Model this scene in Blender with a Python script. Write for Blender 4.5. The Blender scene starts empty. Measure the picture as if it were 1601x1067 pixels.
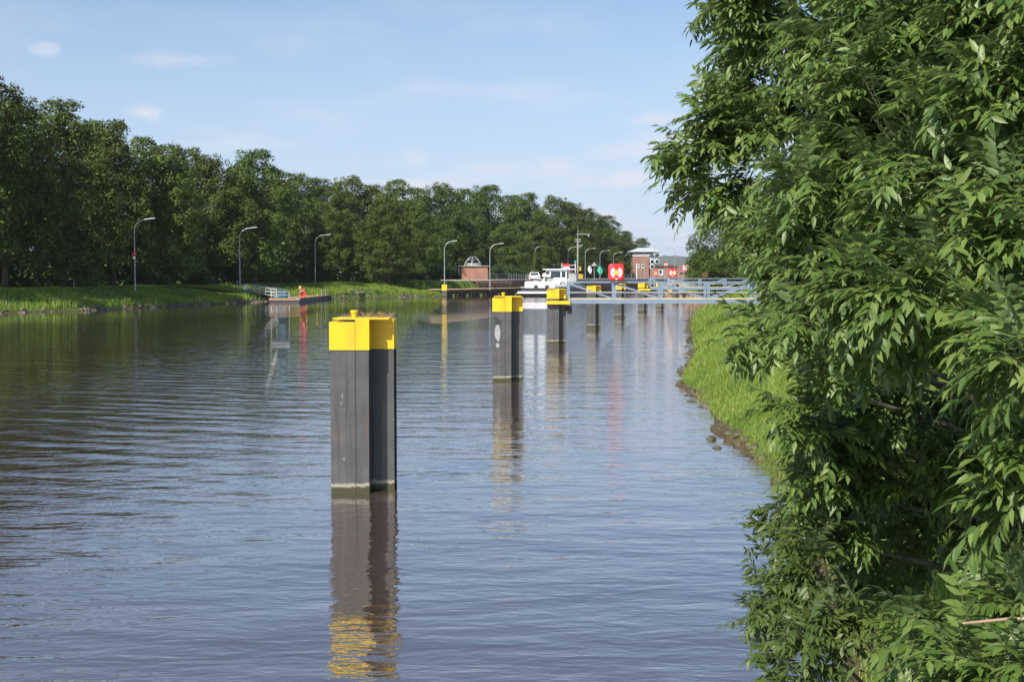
import bpy, math, random
import numpy as np
from mathutils import Vector, Matrix

random.seed(7)
RNG = np.random.default_rng(11)
C = bpy.context.scene.collection
PI = math.pi

# ------------------------------------------------------------------ camera
F = 2000.0                      # focal length in photo pixels (photo 1601 x 1067)
CAMZ = 3.3
PITCH = math.atan(102.0 / F)
cd = bpy.data.cameras.new('camera')
cam = bpy.data.objects.new('camera', cd)
C.objects.link(cam)
bpy.context.scene.camera = cam
cam.location = (0, 0, CAMZ)
cam.rotation_euler = (PI / 2 - PITCH, 0, 0)
cd.sensor_width = 36
cd.lens = F / 1601 * 36
cd.clip_start = 0.1
cd.clip_end = 20000

# ------------------------------------------------------------------ light
SUN_EL = math.radians(41)
SUN_AZ = math.radians(36)       # behind the camera, to the left
SUN_DIR = Vector((-math.sin(SUN_AZ) * math.cos(SUN_EL), -math.cos(SUN_AZ) * math.cos(SUN_EL), math.sin(SUN_EL)))
sl = bpy.data.lights.new('sun', 'SUN')
sl.energy = 5.0
sl.angle = math.radians(0.55)
sl.color = (1.0, 0.94, 0.84)
so = bpy.data.objects.new('sun', sl)
so.rotation_euler = SUN_DIR.to_track_quat('Z', 'Y').to_euler()
so.location = (0, 0, 60)
C.objects.link(so)

w = bpy.data.worlds.new('World')
bpy.context.scene.world = w
w.use_nodes = True
nt = w.node_tree
nt.nodes.clear()
def wn(t, **k):
    n = nt.nodes.new(t)
    for a, b in k.items():
        setattr(n, a, b)
    return n
sky = wn('ShaderNodeTexSky', sky_type='NISHITA', sun_disc=False)
sky.sun_elevation = SUN_EL
sky.sun_rotation = math.atan2(SUN_DIR.x, SUN_DIR.y)
sky.altitude = 0
sky.air_density = 1.0
sky.dust_density = 0.6
sky.ozone_density = 3.0
bg = wn('ShaderNodeBackground')
bg.inputs['Strength'].default_value = 0.102
out = wn('ShaderNodeOutputWorld')
tc = wn('ShaderNodeTexCoord')
sep = wn('ShaderNodeSeparateXYZ')
nt.links.new(tc.outputs['Generated'], sep.inputs[0])
def wmath(op, a, b=None, clamp=False):
    n = wn('ShaderNodeMath', operation=op, use_clamp=clamp)
    for i, v in enumerate((a, b)):
        if v is None: continue
        if isinstance(v, (int, float)): n.inputs[i].default_value = v
        else: nt.links.new(v, n.inputs[i])
    return n.outputs[0]
zc = wmath('MAXIMUM', sep.outputs['Z'], 0.0)
den = wmath('ADD', zc, 0.10)
cx = wmath('DIVIDE', sep.outputs['X'], den)
cy = wmath('DIVIDE', sep.outputs['Y'], den)
cmb = wn('ShaderNodeCombineXYZ')
nt.links.new(cx, cmb.inputs[0]); nt.links.new(cy, cmb.inputs[1])
n1 = wn('ShaderNodeTexNoise')
n1.inputs['Scale'].default_value = 1.15
n1.inputs['Detail'].default_value = 7
n1.inputs['Roughness'].default_value = 0.55
nt.links.new(cmb.outputs[0], n1.inputs['Vector'])
cr = wn('ShaderNodeMapRange', interpolation_type='SMOOTHSTEP')
cr.inputs['From Min'].default_value = 0.46
cr.inputs['From Max'].default_value = 0.72
nt.links.new(n1.outputs['Fac'], cr.inputs['Value'])
# clouds gather low down, thin veil at the horizon
lowm = wn('ShaderNodeMapRange', interpolation_type='SMOOTHSTEP')
lowm.inputs['From Min'].default_value = 0.30
lowm.inputs['From Max'].default_value = 0.02
nt.links.new(sep.outputs['Z'], lowm.inputs['Value'])
rightm = wn('ShaderNodeMapRange', interpolation_type='SMOOTHSTEP')
rightm.inputs['From Min'].default_value = -0.45
rightm.inputs['From Max'].default_value = 0.12
rightm.inputs['To Min'].default_value = 0.45
nt.links.new(sep.outputs['X'], rightm.inputs['Value'])
cf = wmath('MULTIPLY', cr.outputs[0], lowm.outputs[0])
cf = wmath('MULTIPLY', cf, rightm.outputs[0])
cf = wmath('MULTIPLY', cf, 0.9, clamp=True)
yc = wmath('MAXIMUM', sep.outputs['Y'], 0.05)
qx = wmath('DIVIDE', sep.outputs['X'], yc); qz = wmath('DIVIDE', sep.outputs['Z'], yc)
n2c = wn('ShaderNodeTexNoise'); n2c.inputs['Scale'].default_value = 38; n2c.inputs['Detail'].default_value = 4
nt.links.new(tc.outputs['Generated'], n2c.inputs['Vector'])
for (px_, py_, rx_, ry_, am_) in ((230, 178, 34, 12, .8), (75, 80, 26, 9, .45), (270, 97, 70, 11, .35), (1022, 188, 34, 11, .6), (872, 262, 30, 14, .6), (985, 282, 60, 13, .75), (655, 250, 24, 16, .4), (920, 285, 80, 14, .5)):
    ax = wmath('MULTIPLY', wmath('SUBTRACT', qx, (px_ - 800.5) / F), F / rx_); az = wmath('MULTIPLY', wmath('SUBTRACT', qz, (431.5 - py_) / F), F / ry_)
    rr_ = wmath('SQRT', wmath('ADD', wmath('MULTIPLY', ax, ax), wmath('MULTIPLY', az, az)))
    rr_ = wmath('ADD', rr_, wmath('MULTIPLY', wmath('SUBTRACT', n2c.outputs['Fac'], .5), 2.6))
    pm = wn('ShaderNodeMapRange', interpolation_type='SMOOTHSTEP'); pm.inputs['From Min'].default_value = 1.5; pm.inputs['From Max'].default_value = .1; pm.inputs['To Max'].default_value = am_
    nt.links.new(rr_, pm.inputs['Value']); cf = wmath('MAXIMUM', cf, pm.outputs[0])
veil = wn('ShaderNodeMapRange', interpolation_type='SMOOTHSTEP')
veil.inputs['From Min'].default_value = 0.30
veil.inputs['From Max'].default_value = -0.02
veil.inputs['To Max'].default_value = 0.8
nt.links.new(sep.outputs['Z'], veil.inputs['Value'])
mixv = wn('ShaderNodeMix', data_type='RGBA')
nt.links.new(veil.outputs[0], mixv.inputs['Factor'])
nt.links.new(sky.outputs[0], mixv.inputs['A'])
mixv.inputs['B'].default_value = (4.1, 5.0, 6.8, 1)
mixc = wn('ShaderNodeMix', data_type='RGBA')
nt.links.new(cf, mixc.inputs['Factor'])
nt.links.new(mixv.outputs['Result'], mixc.inputs['A'])
mixc.inputs['B'].default_value = (6.0, 6.0, 6.7, 1)
nt.links.new(mixc.outputs['Result'], bg.inputs['Color'])
nt.links.new(bg.outputs[0], out.inputs['Surface'])

vs = bpy.context.scene.view_settings
vs.view_transform = 'Standard'
vs.look = 'None'
vs.gamma = 1
vs.exposure = 0.42
vs.use_curve_mapping = False
bpy.context.scene.cycles.max_bounces = 8
bpy.context.scene.cycles.transparent_max_bounces = 8
bpy.context.scene.cycles.volume_bounces = 0

# ------------------------------------------------------------------ measuring from the photograph
def ray(px, py):
    u = (px - 800.5) / F
    v = (533.5 - py) / F
    cp, sp = math.cos(PITCH), math.sin(PITCH)
    return Vector((u, cp + v * sp, -sp + v * cp))
def at(px, py, d):              # the point at ground distance d
    r = ray(px, py)
    t = d / r.y
    return Vector((r.x * t, d, CAMZ + r.z * t))
def gnd(px, py, z=0.0):
    r = ray(px, py)
    t = (z - CAMZ) / r.z
    return Vector((r.x * t, r.y * t, z))
def X(px, d): return at(px, 431.5, d).x
def Z(py, d): return at(800.5, py, d).z

# ------------------------------------------------------------------ materials
def mat(name, col=(.5, .5, .5), rough=.6, metal=0, spec=.5, noise=None, bump=None, emit=None):
    """noise = (scale, second colour, low, high) in object space; bump = (scale, strength)"""
    m = bpy.data.materials.new(name)
    m.use_nodes = True
    t = m.node_tree
    b = t.nodes['Principled BSDF']
    b.inputs['Base Color'].default_value = (*col, 1)
    b.inputs['Roughness'].default_value = rough
    b.inputs['Metallic'].default_value = metal
    b.inputs['Specular IOR Level'].default_value = spec
    if noise or bump:
        tcn = t.nodes.new('ShaderNodeTexCoord')
    if noise:
        n = t.nodes.new('ShaderNodeTexNoise')
        mp = t.nodes.new('ShaderNodeMapping')
        if isinstance(noise[0], (tuple, list)):
            mp.inputs['Scale'].default_value = noise[0]; n.inputs['Scale'].default_value = 1
        else:
            n.inputs['Scale'].default_value = noise[0]
        n.inputs['Detail'].default_value = 6
        n.inputs['Roughness'].default_value = .62
        t.links.new(tcn.outputs['Object'], mp.inputs['Vector'])
        t.links.new(mp.outputs[0], n.inputs['Vector'])
        r = t.nodes.new('ShaderNodeMapRange')
        r.inputs['From Min'].default_value = noise[2]
        r.inputs['From Max'].default_value = noise[3]
        t.links.new(n.outputs['Fac'], r.inputs['Value'])
        mx = t.nodes.new('ShaderNodeMix'); mx.data_type = 'RGBA'
        mx.inputs['A'].default_value = (*col, 1)
        mx.inputs['B'].default_value = (*noise[1], 1)
        t.links.new(r.outputs[0], mx.inputs['Factor'])
        t.links.new(mx.outputs['Result'], b.inputs['Base Color'])
    if bump:
        n2 = t.nodes.new('ShaderNodeTexNoise')
        n2.inputs['Scale'].default_value = bump[0]
        n2.inputs['Detail'].default_value = 5
        t.links.new(tcn.outputs['Object'], n2.inputs['Vector'])
        bp = t.nodes.new('ShaderNodeBump')
        bp.inputs['Strength'].default_value = bump[1]
        bp.inputs['Distance'].default_value = .02
        t.links.new(n2.outputs['Fac'], bp.inputs['Height'])
        t.links.new(bp.outputs[0], b.inputs['Normal'])
    return m

def N(t, typ, **k):
    n = t.nodes.new(typ)
    for a, b in k.items(): setattr(n, a, b)
    return n
def maprange(t, src, a, b, c=0.0, d=1.0, smooth=True):
    r = N(t, 'ShaderNodeMapRange')
    if smooth: r.interpolation_type = 'SMOOTHSTEP'
    r.inputs['From Min'].default_value = a; r.inputs['From Max'].default_value = b
    r.inputs['To Min'].default_value = c; r.inputs['To Max'].default_value = d
    t.links.new(src, r.inputs['Value'])
    return r.outputs[0]
def mixcol(t, fac, a, b):
    m = N(t, 'ShaderNodeMix', data_type='RGBA')
    for s, v in (('Factor', fac), ('A', a), ('B', b)):
        if isinstance(v, (tuple, list)): m.inputs[s].default_value = (*v, 1)
        elif isinstance(v, (int, float)): m.inputs[s].default_value = v
        else: t.links.new(v, m.inputs[s])
    return m.outputs['Result']
def noise(t, vec, scale, detail=5, rough=.6, mapscale=None, rot=None, dist=0):
    n = N(t, 'ShaderNodeTexNoise')
    n.inputs['Scale'].default_value = scale
    n.inputs['Detail'].default_value = detail
    n.inputs['Roughness'].default_value = rough
    n.inputs['Distortion'].default_value = dist
    if mapscale or rot:
        mp = N(t, 'ShaderNodeMapping')
        if mapscale: mp.inputs['Scale'].default_value = mapscale
        if rot: mp.inputs['Rotation'].default_value = (0, 0, rot)
        t.links.new(vec, mp.inputs['Vector'])
        vec = mp.outputs[0]
    t.links.new(vec, n.inputs['Vector'])
    return n.outputs['Fac']

def leaf_mat(name, c1, c2, back=None, trans=.25, rough=.5, spec=.4, objvar=0.0, patch=None):
    m = bpy.data.materials.new(name); m.use_nodes = True
    t = m.node_tree
    b = t.nodes['Principled BSDF']; o = t.nodes['Material Output']
    g = N(t, 'ShaderNodeNewGeometry')
    col = mixcol(t, g.outputs['Random Per Island'], c1, c2)
    if patch:
        tcp = N(t, 'ShaderNodeTexCoord')
        col = mixcol(t, maprange(t, noise(t, tcp.outputs['Object'], patch[1], 5, .65), .48, .66, 0, .75), col, patch[0])
        col = mixcol(t, maprange(t, noise(t, tcp.outputs['Object'], patch[1] * 2.7, 4, .6, rot=1.0), .56, .72, 0, .7), col, patch[2])
    if back:
        col = mixcol(t, g.outputs['Backfacing'], col, back)
    if objvar:
        oi = N(t, 'ShaderNodeObjectInfo')
        hs = N(t, 'ShaderNodeHueSaturation')
        hs.inputs['Hue'].default_value = .5
        t.links.new(maprange(t, oi.outputs['Random'], 0, 1, .5 - .015, .5 + .02, False), hs.inputs['Hue'])
        mm = N(t, 'ShaderNodeMath', operation='MULTIPLY'); t.links.new(oi.outputs['Random'], mm.inputs[0]); mm.inputs[1].default_value = 7.31
        fr = N(t, 'ShaderNodeMath', operation='FRACT'); t.links.new(mm.outputs[0], fr.inputs[0])
        t.links.new(maprange(t, fr.outputs[0], 0, 1, 1 - objvar, 1 + objvar, False), hs.inputs['Value'])
        t.links.new(col, hs.inputs['Color']); col = hs.outputs[0]
    t.links.new(col, b.inputs['Base Color'])
    b.inputs['Roughness'].default_value = rough
    b.inputs['Specular IOR Level'].default_value = spec
    tr = N(t, 'ShaderNodeBsdfTranslucent')
    hs2 = N(t, 'ShaderNodeHueSaturation'); hs2.inputs['Value'].default_value = 1.5; hs2.inputs['Hue'].default_value = .485
    t.links.new(col, hs2.inputs['Color']); t.links.new(hs2.outputs[0], tr.inputs['Color'])
    ms = N(t, 'ShaderNodeMixShader'); ms.inputs[0].default_value = trans
    t.links.new(b.outputs[0], ms.inputs[1]); t.links.new(tr.outputs[0], ms.inputs[2])
    t.links.new(ms.outputs[0], o.inputs['Surface'])
    return m

M = {}
M['yellow'] = mat('yellow_paint', (.70, .47, .008), .42, noise=((3, 3, .8), (.48, .31, .03), .54, .80))
M['yellow_dull'] = mat('yellow_dull', (.55, .36, .02), .55)
M['bark'] = mat('bark', (.10, .075, .05), .9, noise=((6, 6, 1.2), (.04, .032, .024), .4, .65), bump=(9, .8))
M['bark_ash'] = mat('bark_ash', (.13, .115, .08), .8, noise=((14, 14, 3), (.06, .055, .035), .4, .65), bump=(30, .5))
M['twig'] = mat('twig', (.10, .13, .045), .7)
M['galv'] = mat('galvanised_steel', (.42, .44, .45), .45, .3, noise=(2.0, (.30, .32, .33), .4, .7))
M['lamp_white'] = mat('lamp_head_white', (.60, .62, .63), .35)
M['blue_steel'] = mat('blue_grey_steel', (.16, .22, .30), .55, noise=(1.5, (.21, .26, .32), .35, .7))
M['deck_edge'] = mat('deck_edge', (.62, .55, .30), .6)
M['deck'] = mat('walk_deck', (.30, .29, .27), .8)
M['red'] = mat('red_plastic', (.75, .03, .035), .35)
M['red_faded'] = mat('red_faded', (.50, .07, .05), .5)
M['white'] = mat('white_paint', (.80, .81, .80), .4, noise=(1.2, (.66, .68, .66), .5, .75))
M['white_clean'] = mat('white_clean', (.85, .85, .84), .4)
M['orange'] = mat('orange_buoy', (.80, .42, .12), .5)
M['glass'] = mat('dark_glass', (.03, .045, .055), .08, spec=.8)
M['black'] = mat('black_rubber', (.012, .012, .013), .6)
M['dark_hull'] = mat('dark_hull', (.018, .018, .024), .5)
M['grey_deck'] = mat('grey_deck', (.30, .30, .31), .6, noise=(.8, (.38, .38, .37), .4, .7))
M['hull_grey'] = mat('hull_grey', (.36, .37, .36), .5, noise=(.8, (.28, .27, .25), .45, .7))
M['concrete'] = mat('concrete', (.36, .34, .30), .9, noise=(.9, (.24, .23, .20), .4, .7), bump=(6, .3))
M['asphalt'] = mat('pale_path', (.23, .22, .20), .9, noise=(1.1, (.16, .155, .14), .4, .7))
M['rock'] = mat('rock', (.20, .165, .125), .9, noise=(3, (.09, .08, .05), .4, .65), bump=(14, .8))
M['rock_wet'] = mat('rock_wet', (.10, .075, .04), .6, noise=(3, (.05, .055, .02), .4, .65), bump=(14, .8))
M['straw'] = mat('dry_stalks', (.30, .20, .11), .9)
M['roof_grey'] = mat('roof_grey', (.46, .50, .54), .6)
M['roof_dark'] = mat('roof_dark', (.10, .09, .085), .8)
M['blue_paint'] = mat('blue_paint', (.05, .14, .22), .6)
M['teal'] = mat('teal_paint', (.04, .32, .28), .5)
M['brown_timber'] = mat('brown_timber', (.10, .06, .045), .85, noise=((1, 1, 8), (.05, .035, .03), .4, .7))
M['purple_brown'] = mat('pontoon_side', (.06, .05, .065), .7)
M['tan'] = mat('tan_timber', (.34, .25, .15), .8, noise=(3, (.24, .18, .11), .4, .7))
M['rope'] = mat('rope', (.10, .09, .07), .9)
M['flag_white'] = mat('flag_white', (.62, .64, .72), .8)
M['flag_green'] = mat('flag_green', (.05, .42, .30), .8)
M['skin'] = mat('tail_light', (.5, .03, .02), .3)
M['mirror'] = mat('signal_lens', (.02, .022, .026), .15)

def brick_mat(name, c1, c2, mortar=(.36, .32, .28), sc=1.0):
    m = bpy.data.materials.new(name); m.use_nodes = True; t = m.node_tree
    b = t.nodes['Principled BSDF']; tcn = N(t, 'ShaderNodeTexCoord')
    s = N(t, 'ShaderNodeSeparateXYZ'); t.links.new(tcn.outputs['Object'], s.inputs[0])
    ad = N(t, 'ShaderNodeMath', operation='ADD'); t.links.new(s.outputs[0], ad.inputs[0]); t.links.new(s.outputs[1], ad.inputs[1])
    cm = N(t, 'ShaderNodeCombineXYZ'); t.links.new(ad.outputs[0], cm.inputs[0]); t.links.new(s.outputs[2], cm.inputs[1])
    br = N(t, 'ShaderNodeTexBrick')
    br.inputs['Scale'].default_value = sc
    br.inputs['Brick Width'].default_value = .24; br.inputs['Row Height'].default_value = .08
    br.inputs['Mortar Size'].default_value = .008
    br.inputs['Color1'].default_value = (*c1, 1); br.inputs['Color2'].default_value = (*c2, 1); br.inputs['Mortar'].default_value = (*mortar, 1)
    t.links.new(cm.outputs[0], br.inputs['Vector'])
    nz = noise(t, tcn.outputs['Object'], .8, 6)
    col = mixcol(t, maprange(t, nz, .4, .75, 0, .5), br.outputs['Color'], (.20, .12, .09))
    t.links.new(col, b.inputs['Base Color']); b.inputs['Roughness'].default_value = .85
    return m
M['brick_orange'] = brick_mat('orange_brick', (.50, .19, .11), (.42, .15, .09))
M['brick_brown'] = brick_mat('brown_brick', (.30, .13, .09), (.23, .10, .075))

# pile shaft: dark grey tar paint, scuffs, pale tide line and green algae at the water
def pile_mat():
    m = bpy.data.materials.new('tarred_steel'); m.use_nodes = True; t = m.node_tree
    b = t.nodes['Principled BSDF']; tcn = N(t, 'ShaderNodeTexCoord')
    s = N(t, 'ShaderNodeSeparateXYZ'); t.links.new(tcn.outputs['Object'], s.inputs[0])
    big = noise(t, tcn.outputs['Object'], 2.2, 6, .65)
    col = mixcol(t, maprange(t, big, .35, .7), (.070, .070, .072), (.100, .098, .098))
    st = noise(t, tcn.outputs['Object'], 1, 5, .6, mapscale=(14, 14, .5))
    col = mixcol(t, maprange(t, st, .48, .68, 0, .8), col, (.048, .046, .047))
    sc = noise(t, tcn.outputs['Object'], 5.5, 3, .5, mapscale=(1, 1, .45))
    col = mixcol(t, maprange(t, sc, .685, .72, 0, .45), col, (.36, .37, .36))
    rs = noise(t, tcn.outputs['Object'], 3.1, 6, .7, mapscale=(1, 1, .25))
    col = mixcol(t, maprange(t, rs, .57, .68, 0, .6), col, (.15, .085, .055))
    # tide line and algae, wobbling with noise
    wz = N(t, 'ShaderNodeMath', operation='MULTIPLY_ADD')
    t.links.new(noise(t, tcn.outputs['Object'], 7, 8, .75), wz.inputs[0]); wz.inputs[1].default_value = -.15; t.links.new(s.outputs[2], wz.inputs[2])
    pale = maprange(t, wz.outputs[0], .095, .055)
    col = mixcol(t, pale, col, (.30, .28, .22))
    alg = maprange(t, wz.outputs[0], .045, .005)
    col = mixcol(t, alg, col, (.045, .050, .020))
    t.links.new(col, b.inputs['Base Color']); b.inputs['Roughness'].default_value = .55
    b.inputs['Specular IOR Level'].default_value = .35
    return m
M['pile'] = pile_mat()

# corrugated sheet pile: rust brown and grey bays
def sheet_mat(name, a, bb, cc):
    m = bpy.data.materials.new(name); m.use_nodes = True; t = m.node_tree
    b = t.nodes['Principled BSDF']; tcn = N(t, 'ShaderNodeTexCoord')
    n_ = noise(t, tcn.outputs['Object'], 1, 3, .6, mapscale=(.9, .9, .15))
    col = mixcol(t, maprange(t, n_, .4, .6), a, bb)
    n2 = noise(t, tcn.outputs['Object'], 2.5, 6, .65, mapscale=(1, 1, .4))
    col = mixcol(t, maprange(t, n2, .5, .72), col, cc)
    t.links.new(col, b.inputs['Base Color']); b.inputs['Roughness'].default_value = .8
    return m
M['sheet'] = sheet_mat('sheet_piling', (.20, .16, .13), (.24, .10, .065), (.12, .085, .065))
M['sheet_pale'] = sheet_mat('sheet_piling_pale', (.33, .25, .18), (.24, .14, .09), (.16, .11, .08))

# water
def water_mat():
    m = bpy.data.materials.new('canal_water'); m.use_nodes = True; t = m.node_tree
    b = t.nodes['Principled BSDF']; tcn = N(t, 'ShaderNodeTexCoord')
    P = tcn.outputs['Object']
    n0 = noise(t, P, .05, 3, .5)
    def mul(a, c):
        n = N(t, 'ShaderNodeMath', operation='MULTIPLY')
        for i, v in enumerate((a, c)):
            if isinstance(v, (int, float)): n.inputs[i].default_value = v
            else: t.links.new(v, n.inputs[i])
        return n.outputs[0]
    def add(a, c):
        n = N(t, 'ShaderNodeMath', operation='ADD'); t.links.new(a, n.inputs[0]); t.links.new(c, n.inputs[1]); return n.outputs[0]
    # gusts: patches of rough and calm water
    gust = maprange(t, noise(t, P, .028, 3, .55, mapscale=(1, .45, 1)), .36, .64, .45, 1.1)
    h1 = mul(noise(t, P, 2.5, 3, .5, mapscale=(.5, 1.2, 1), rot=.14, dist=.6), .040)     # ripples about 0.6 m
    h2 = mul(noise(t, P, 5.0, 3, .55, mapscale=(.6, 1.2, 1), rot=-.25, dist=.4), .019)
    h5 = mul(noise(t, P, 14, 2, .5, mapscale=(.7, 1.2, 1), rot=.5), .0035)
    h2 = add(h2, h5)
    h3 = mul(noise(t, P, .6, 2, .5, mapscale=(.6, 1.3, 1), rot=.4), .06)
    wv = N(t, 'ShaderNodeTexWave', wave_type='BANDS', bands_direction='Y')
    mp = N(t, 'ShaderNodeMapping'); mp.inputs['Rotation'].default_value = (0, 0, .35)
    t.links.new(P, mp.inputs['Vector']); t.links.new(mp.outputs[0], wv.inputs['Vector'])
    wv.inputs['Scale'].default_value = .30; wv.inputs['Distortion'].default_value = 9; wv.inputs['Detail'].default_value = 2; wv.inputs['Detail Scale'].default_value = .6
    sx = N(t, 'ShaderNodeSeparateXYZ'); t.links.new(P, sx.inputs[0])
    wk = mul(maprange(t, sx.outputs[0], -1, -9), .013)
    h4 = mul(wv.outputs['Fac'], wk)
    dy = maprange(t, sx.outputs[1], 100, 300, 0, -72, False)
    dl = N(t, 'ShaderNodeMath', operation='ADD'); t.links.new(dy, dl.inputs[0]); t.links.new(sx.outputs[0], dl.inputs[1])
    calm = maprange(t, dl.outputs[0], -33, -10, .2, 1)      # sheltered water under the wood
    h = mul(add(add(mul(add(h1, h2), gust), h3), h4), mul(calm, .62))
    bp = N(t, 'ShaderNodeBump'); bp.inputs['Strength'].default_value = 1.0; bp.inputs['Distance'].default_value = 1.0
    t.links.new(h, bp.inputs['Height'])
    # silty water: a diffuse body under a mirror surface, weighed by Fresnel
    df = N(t, 'ShaderNodeBsdfDiffuse'); t.links.new(mixcol(t, n0, (.062, .042, .030), (.074, .052, .038)), df.inputs['Color'])
    gl = N(t, 'ShaderNodeBsdfGlossy'); gl.inputs['Roughness'].default_value = .004; gl.inputs['Color'].default_value = (.97, .96, .975, 1)
    fr = N(t, 'ShaderNodeFresnel'); fr.inputs['IOR'].default_value = 1.42
    for q_ in (gl, fr): t.links.new(bp.outputs[0], q_.inputs['Normal'])
    ms = N(t, 'ShaderNodeMixShader'); pw = N(t, 'ShaderNodeMath', operation='POWER'); pw.inputs[1].default_value = .52; t.links.new(fr.outputs[0], pw.inputs[0]); t.links.new(pw.outputs[0], ms.inputs[0]); t.links.new(df.outputs[0], ms.inputs[1]); t.links.new(gl.outputs[0], ms.inputs[2])
    t.links.new(ms.outputs[0], t.nodes['Material Output'].inputs['Surface']); t.nodes.remove(b)
    return m
M['water'] = water_mat()

def ground_mat():
    m = bpy.data.materials.new('ground_soil_grass'); m.use_nodes = True; t = m.node_tree
    b = t.nodes['Principled BSDF']; tcn = N(t, 'ShaderNodeTexCoord'); P = tcn.outputs['Object']
    s = N(t, 'ShaderNodeSeparateXYZ'); t.links.new(P, s.inputs[0])
    g = mixcol(t, maprange(t, noise(t, P, .35, 6, .65), .35, .68), (.075, .13, .022), (.12, .18, .036))
    g = mixcol(t, maprange(t, noise(t, P, 2.5, 5, .7), .5, .75, 0, .7), g, (.12, .11, .045))
    dirt = mixcol(t, maprange(t, noise(t, P, 4, 6, .7), .4, .65), (.13, .095, .06), (.07, .05, .028))
    wz = N(t, 'ShaderNodeMath', operation='MULTIPLY_ADD')
    t.links.new(noise(t, P, 1.2, 5), wz.inputs[0]); wz.inputs[1].default_value = -.35; t.links.new(s.outputs[2], wz.inputs[2])
    col = mixcol(t, maprange(t, wz.outputs[0], -.12, .02), dirt, g)
    t.links.new(col, b.inputs['Base Color']); b.inputs['Roughness'].default_value = .95
    b.inputs['Specular IOR Level'].default_value = .1
    bp = N(t, 'ShaderNodeBump'); bp.inputs['Distance'].default_value = .08
    t.links.new(noise(t, P, 7, 5, .7), bp.inputs['Height']); t.links.new(bp.outputs[0], b.inputs['Normal'])
    return m
M['ground'] = ground_mat()
M['forest_leaf'] = leaf_mat('forest_leaves', (.040, .066, .010), (.115, .158, .028), trans=.10, rough=.65, spec=.2, objvar=.22)
M['forest_leaf_warm'] = leaf_mat('forest_leaves_yellowish', (.050, .080, .014), (.098, .135, .026), trans=.10, rough=.65, spec=.2, objvar=.2)
M['shrub_leaf'] = leaf_mat('shrub_leaves', (.035, .07, .016), (.07, .12, .028), trans=.2, rough=.6)
M['ash_leaf'] = leaf_mat('ash_leaves', (.058, .120, .020), (.165, .235, .052), back=(.12, .18, .06), trans=.28, rough=.45, spec=.5)
M['willow_leaf'] = leaf_mat('young_leaves', (.05, .095, .018), (.11, .15, .035), back=(.12, .17, .07), trans=.28, rough=.45)
M['grass_right'] = leaf_mat('grass_blades_bright', (.13, .23, .030), (.32, .40, .085), trans=.3, rough=.6, spec=.2, patch=((.10, .19, .030), .55, (.30, .32, .11)))
M['grass_left'] = leaf_mat('grass_blades', (.15, .25, .025), (.29, .37, .065), trans=.3, rough=.6, spec=.2, patch=((.06, .11, .025), .22, (.26, .25, .10)))
M['hill'] = mat('wooded_hill', (.045, .07, .045), .95, noise=(.02, (.09, .10, .065), .4, .65))

# ------------------------------------------------------------------ mesh helpers
def np_obj(name, V, faces, m, parent=None, smooth=False):
    """faces: list of int arrays, each (n,k)"""
    me = bpy.data.meshes.new(name)
    V = np.asarray(V, dtype=np.float32)
    me.vertices.add(len(V)); me.vertices.foreach_set('co', V.ravel())
    loops = np.concatenate([f.ravel() for f in faces]).astype(np.int32)
    tot = np.concatenate([np.full(len(f), f.shape[1]) for f in faces]).astype(np.int32)
    start = np.concatenate([[0], np.cumsum(tot)[:-1]]).astype(np.int32)
    me.loops.add(len(loops)); me.loops.foreach_set('vertex_index', loops)
    me.polygons.add(len(tot)); me.polygons.foreach_set('loop_start', start); me.polygons.foreach_set('loop_total', tot)
    if smooth: me.polygons.foreach_set('use_smooth', np.ones(len(tot), dtype=bool))
    me.update(calc_edges=True)
    me.materials.append(m)
    o = bpy.data.objects.new(name, me); C.objects.link(o)
    if parent: o.parent = parent
    return o

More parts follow.
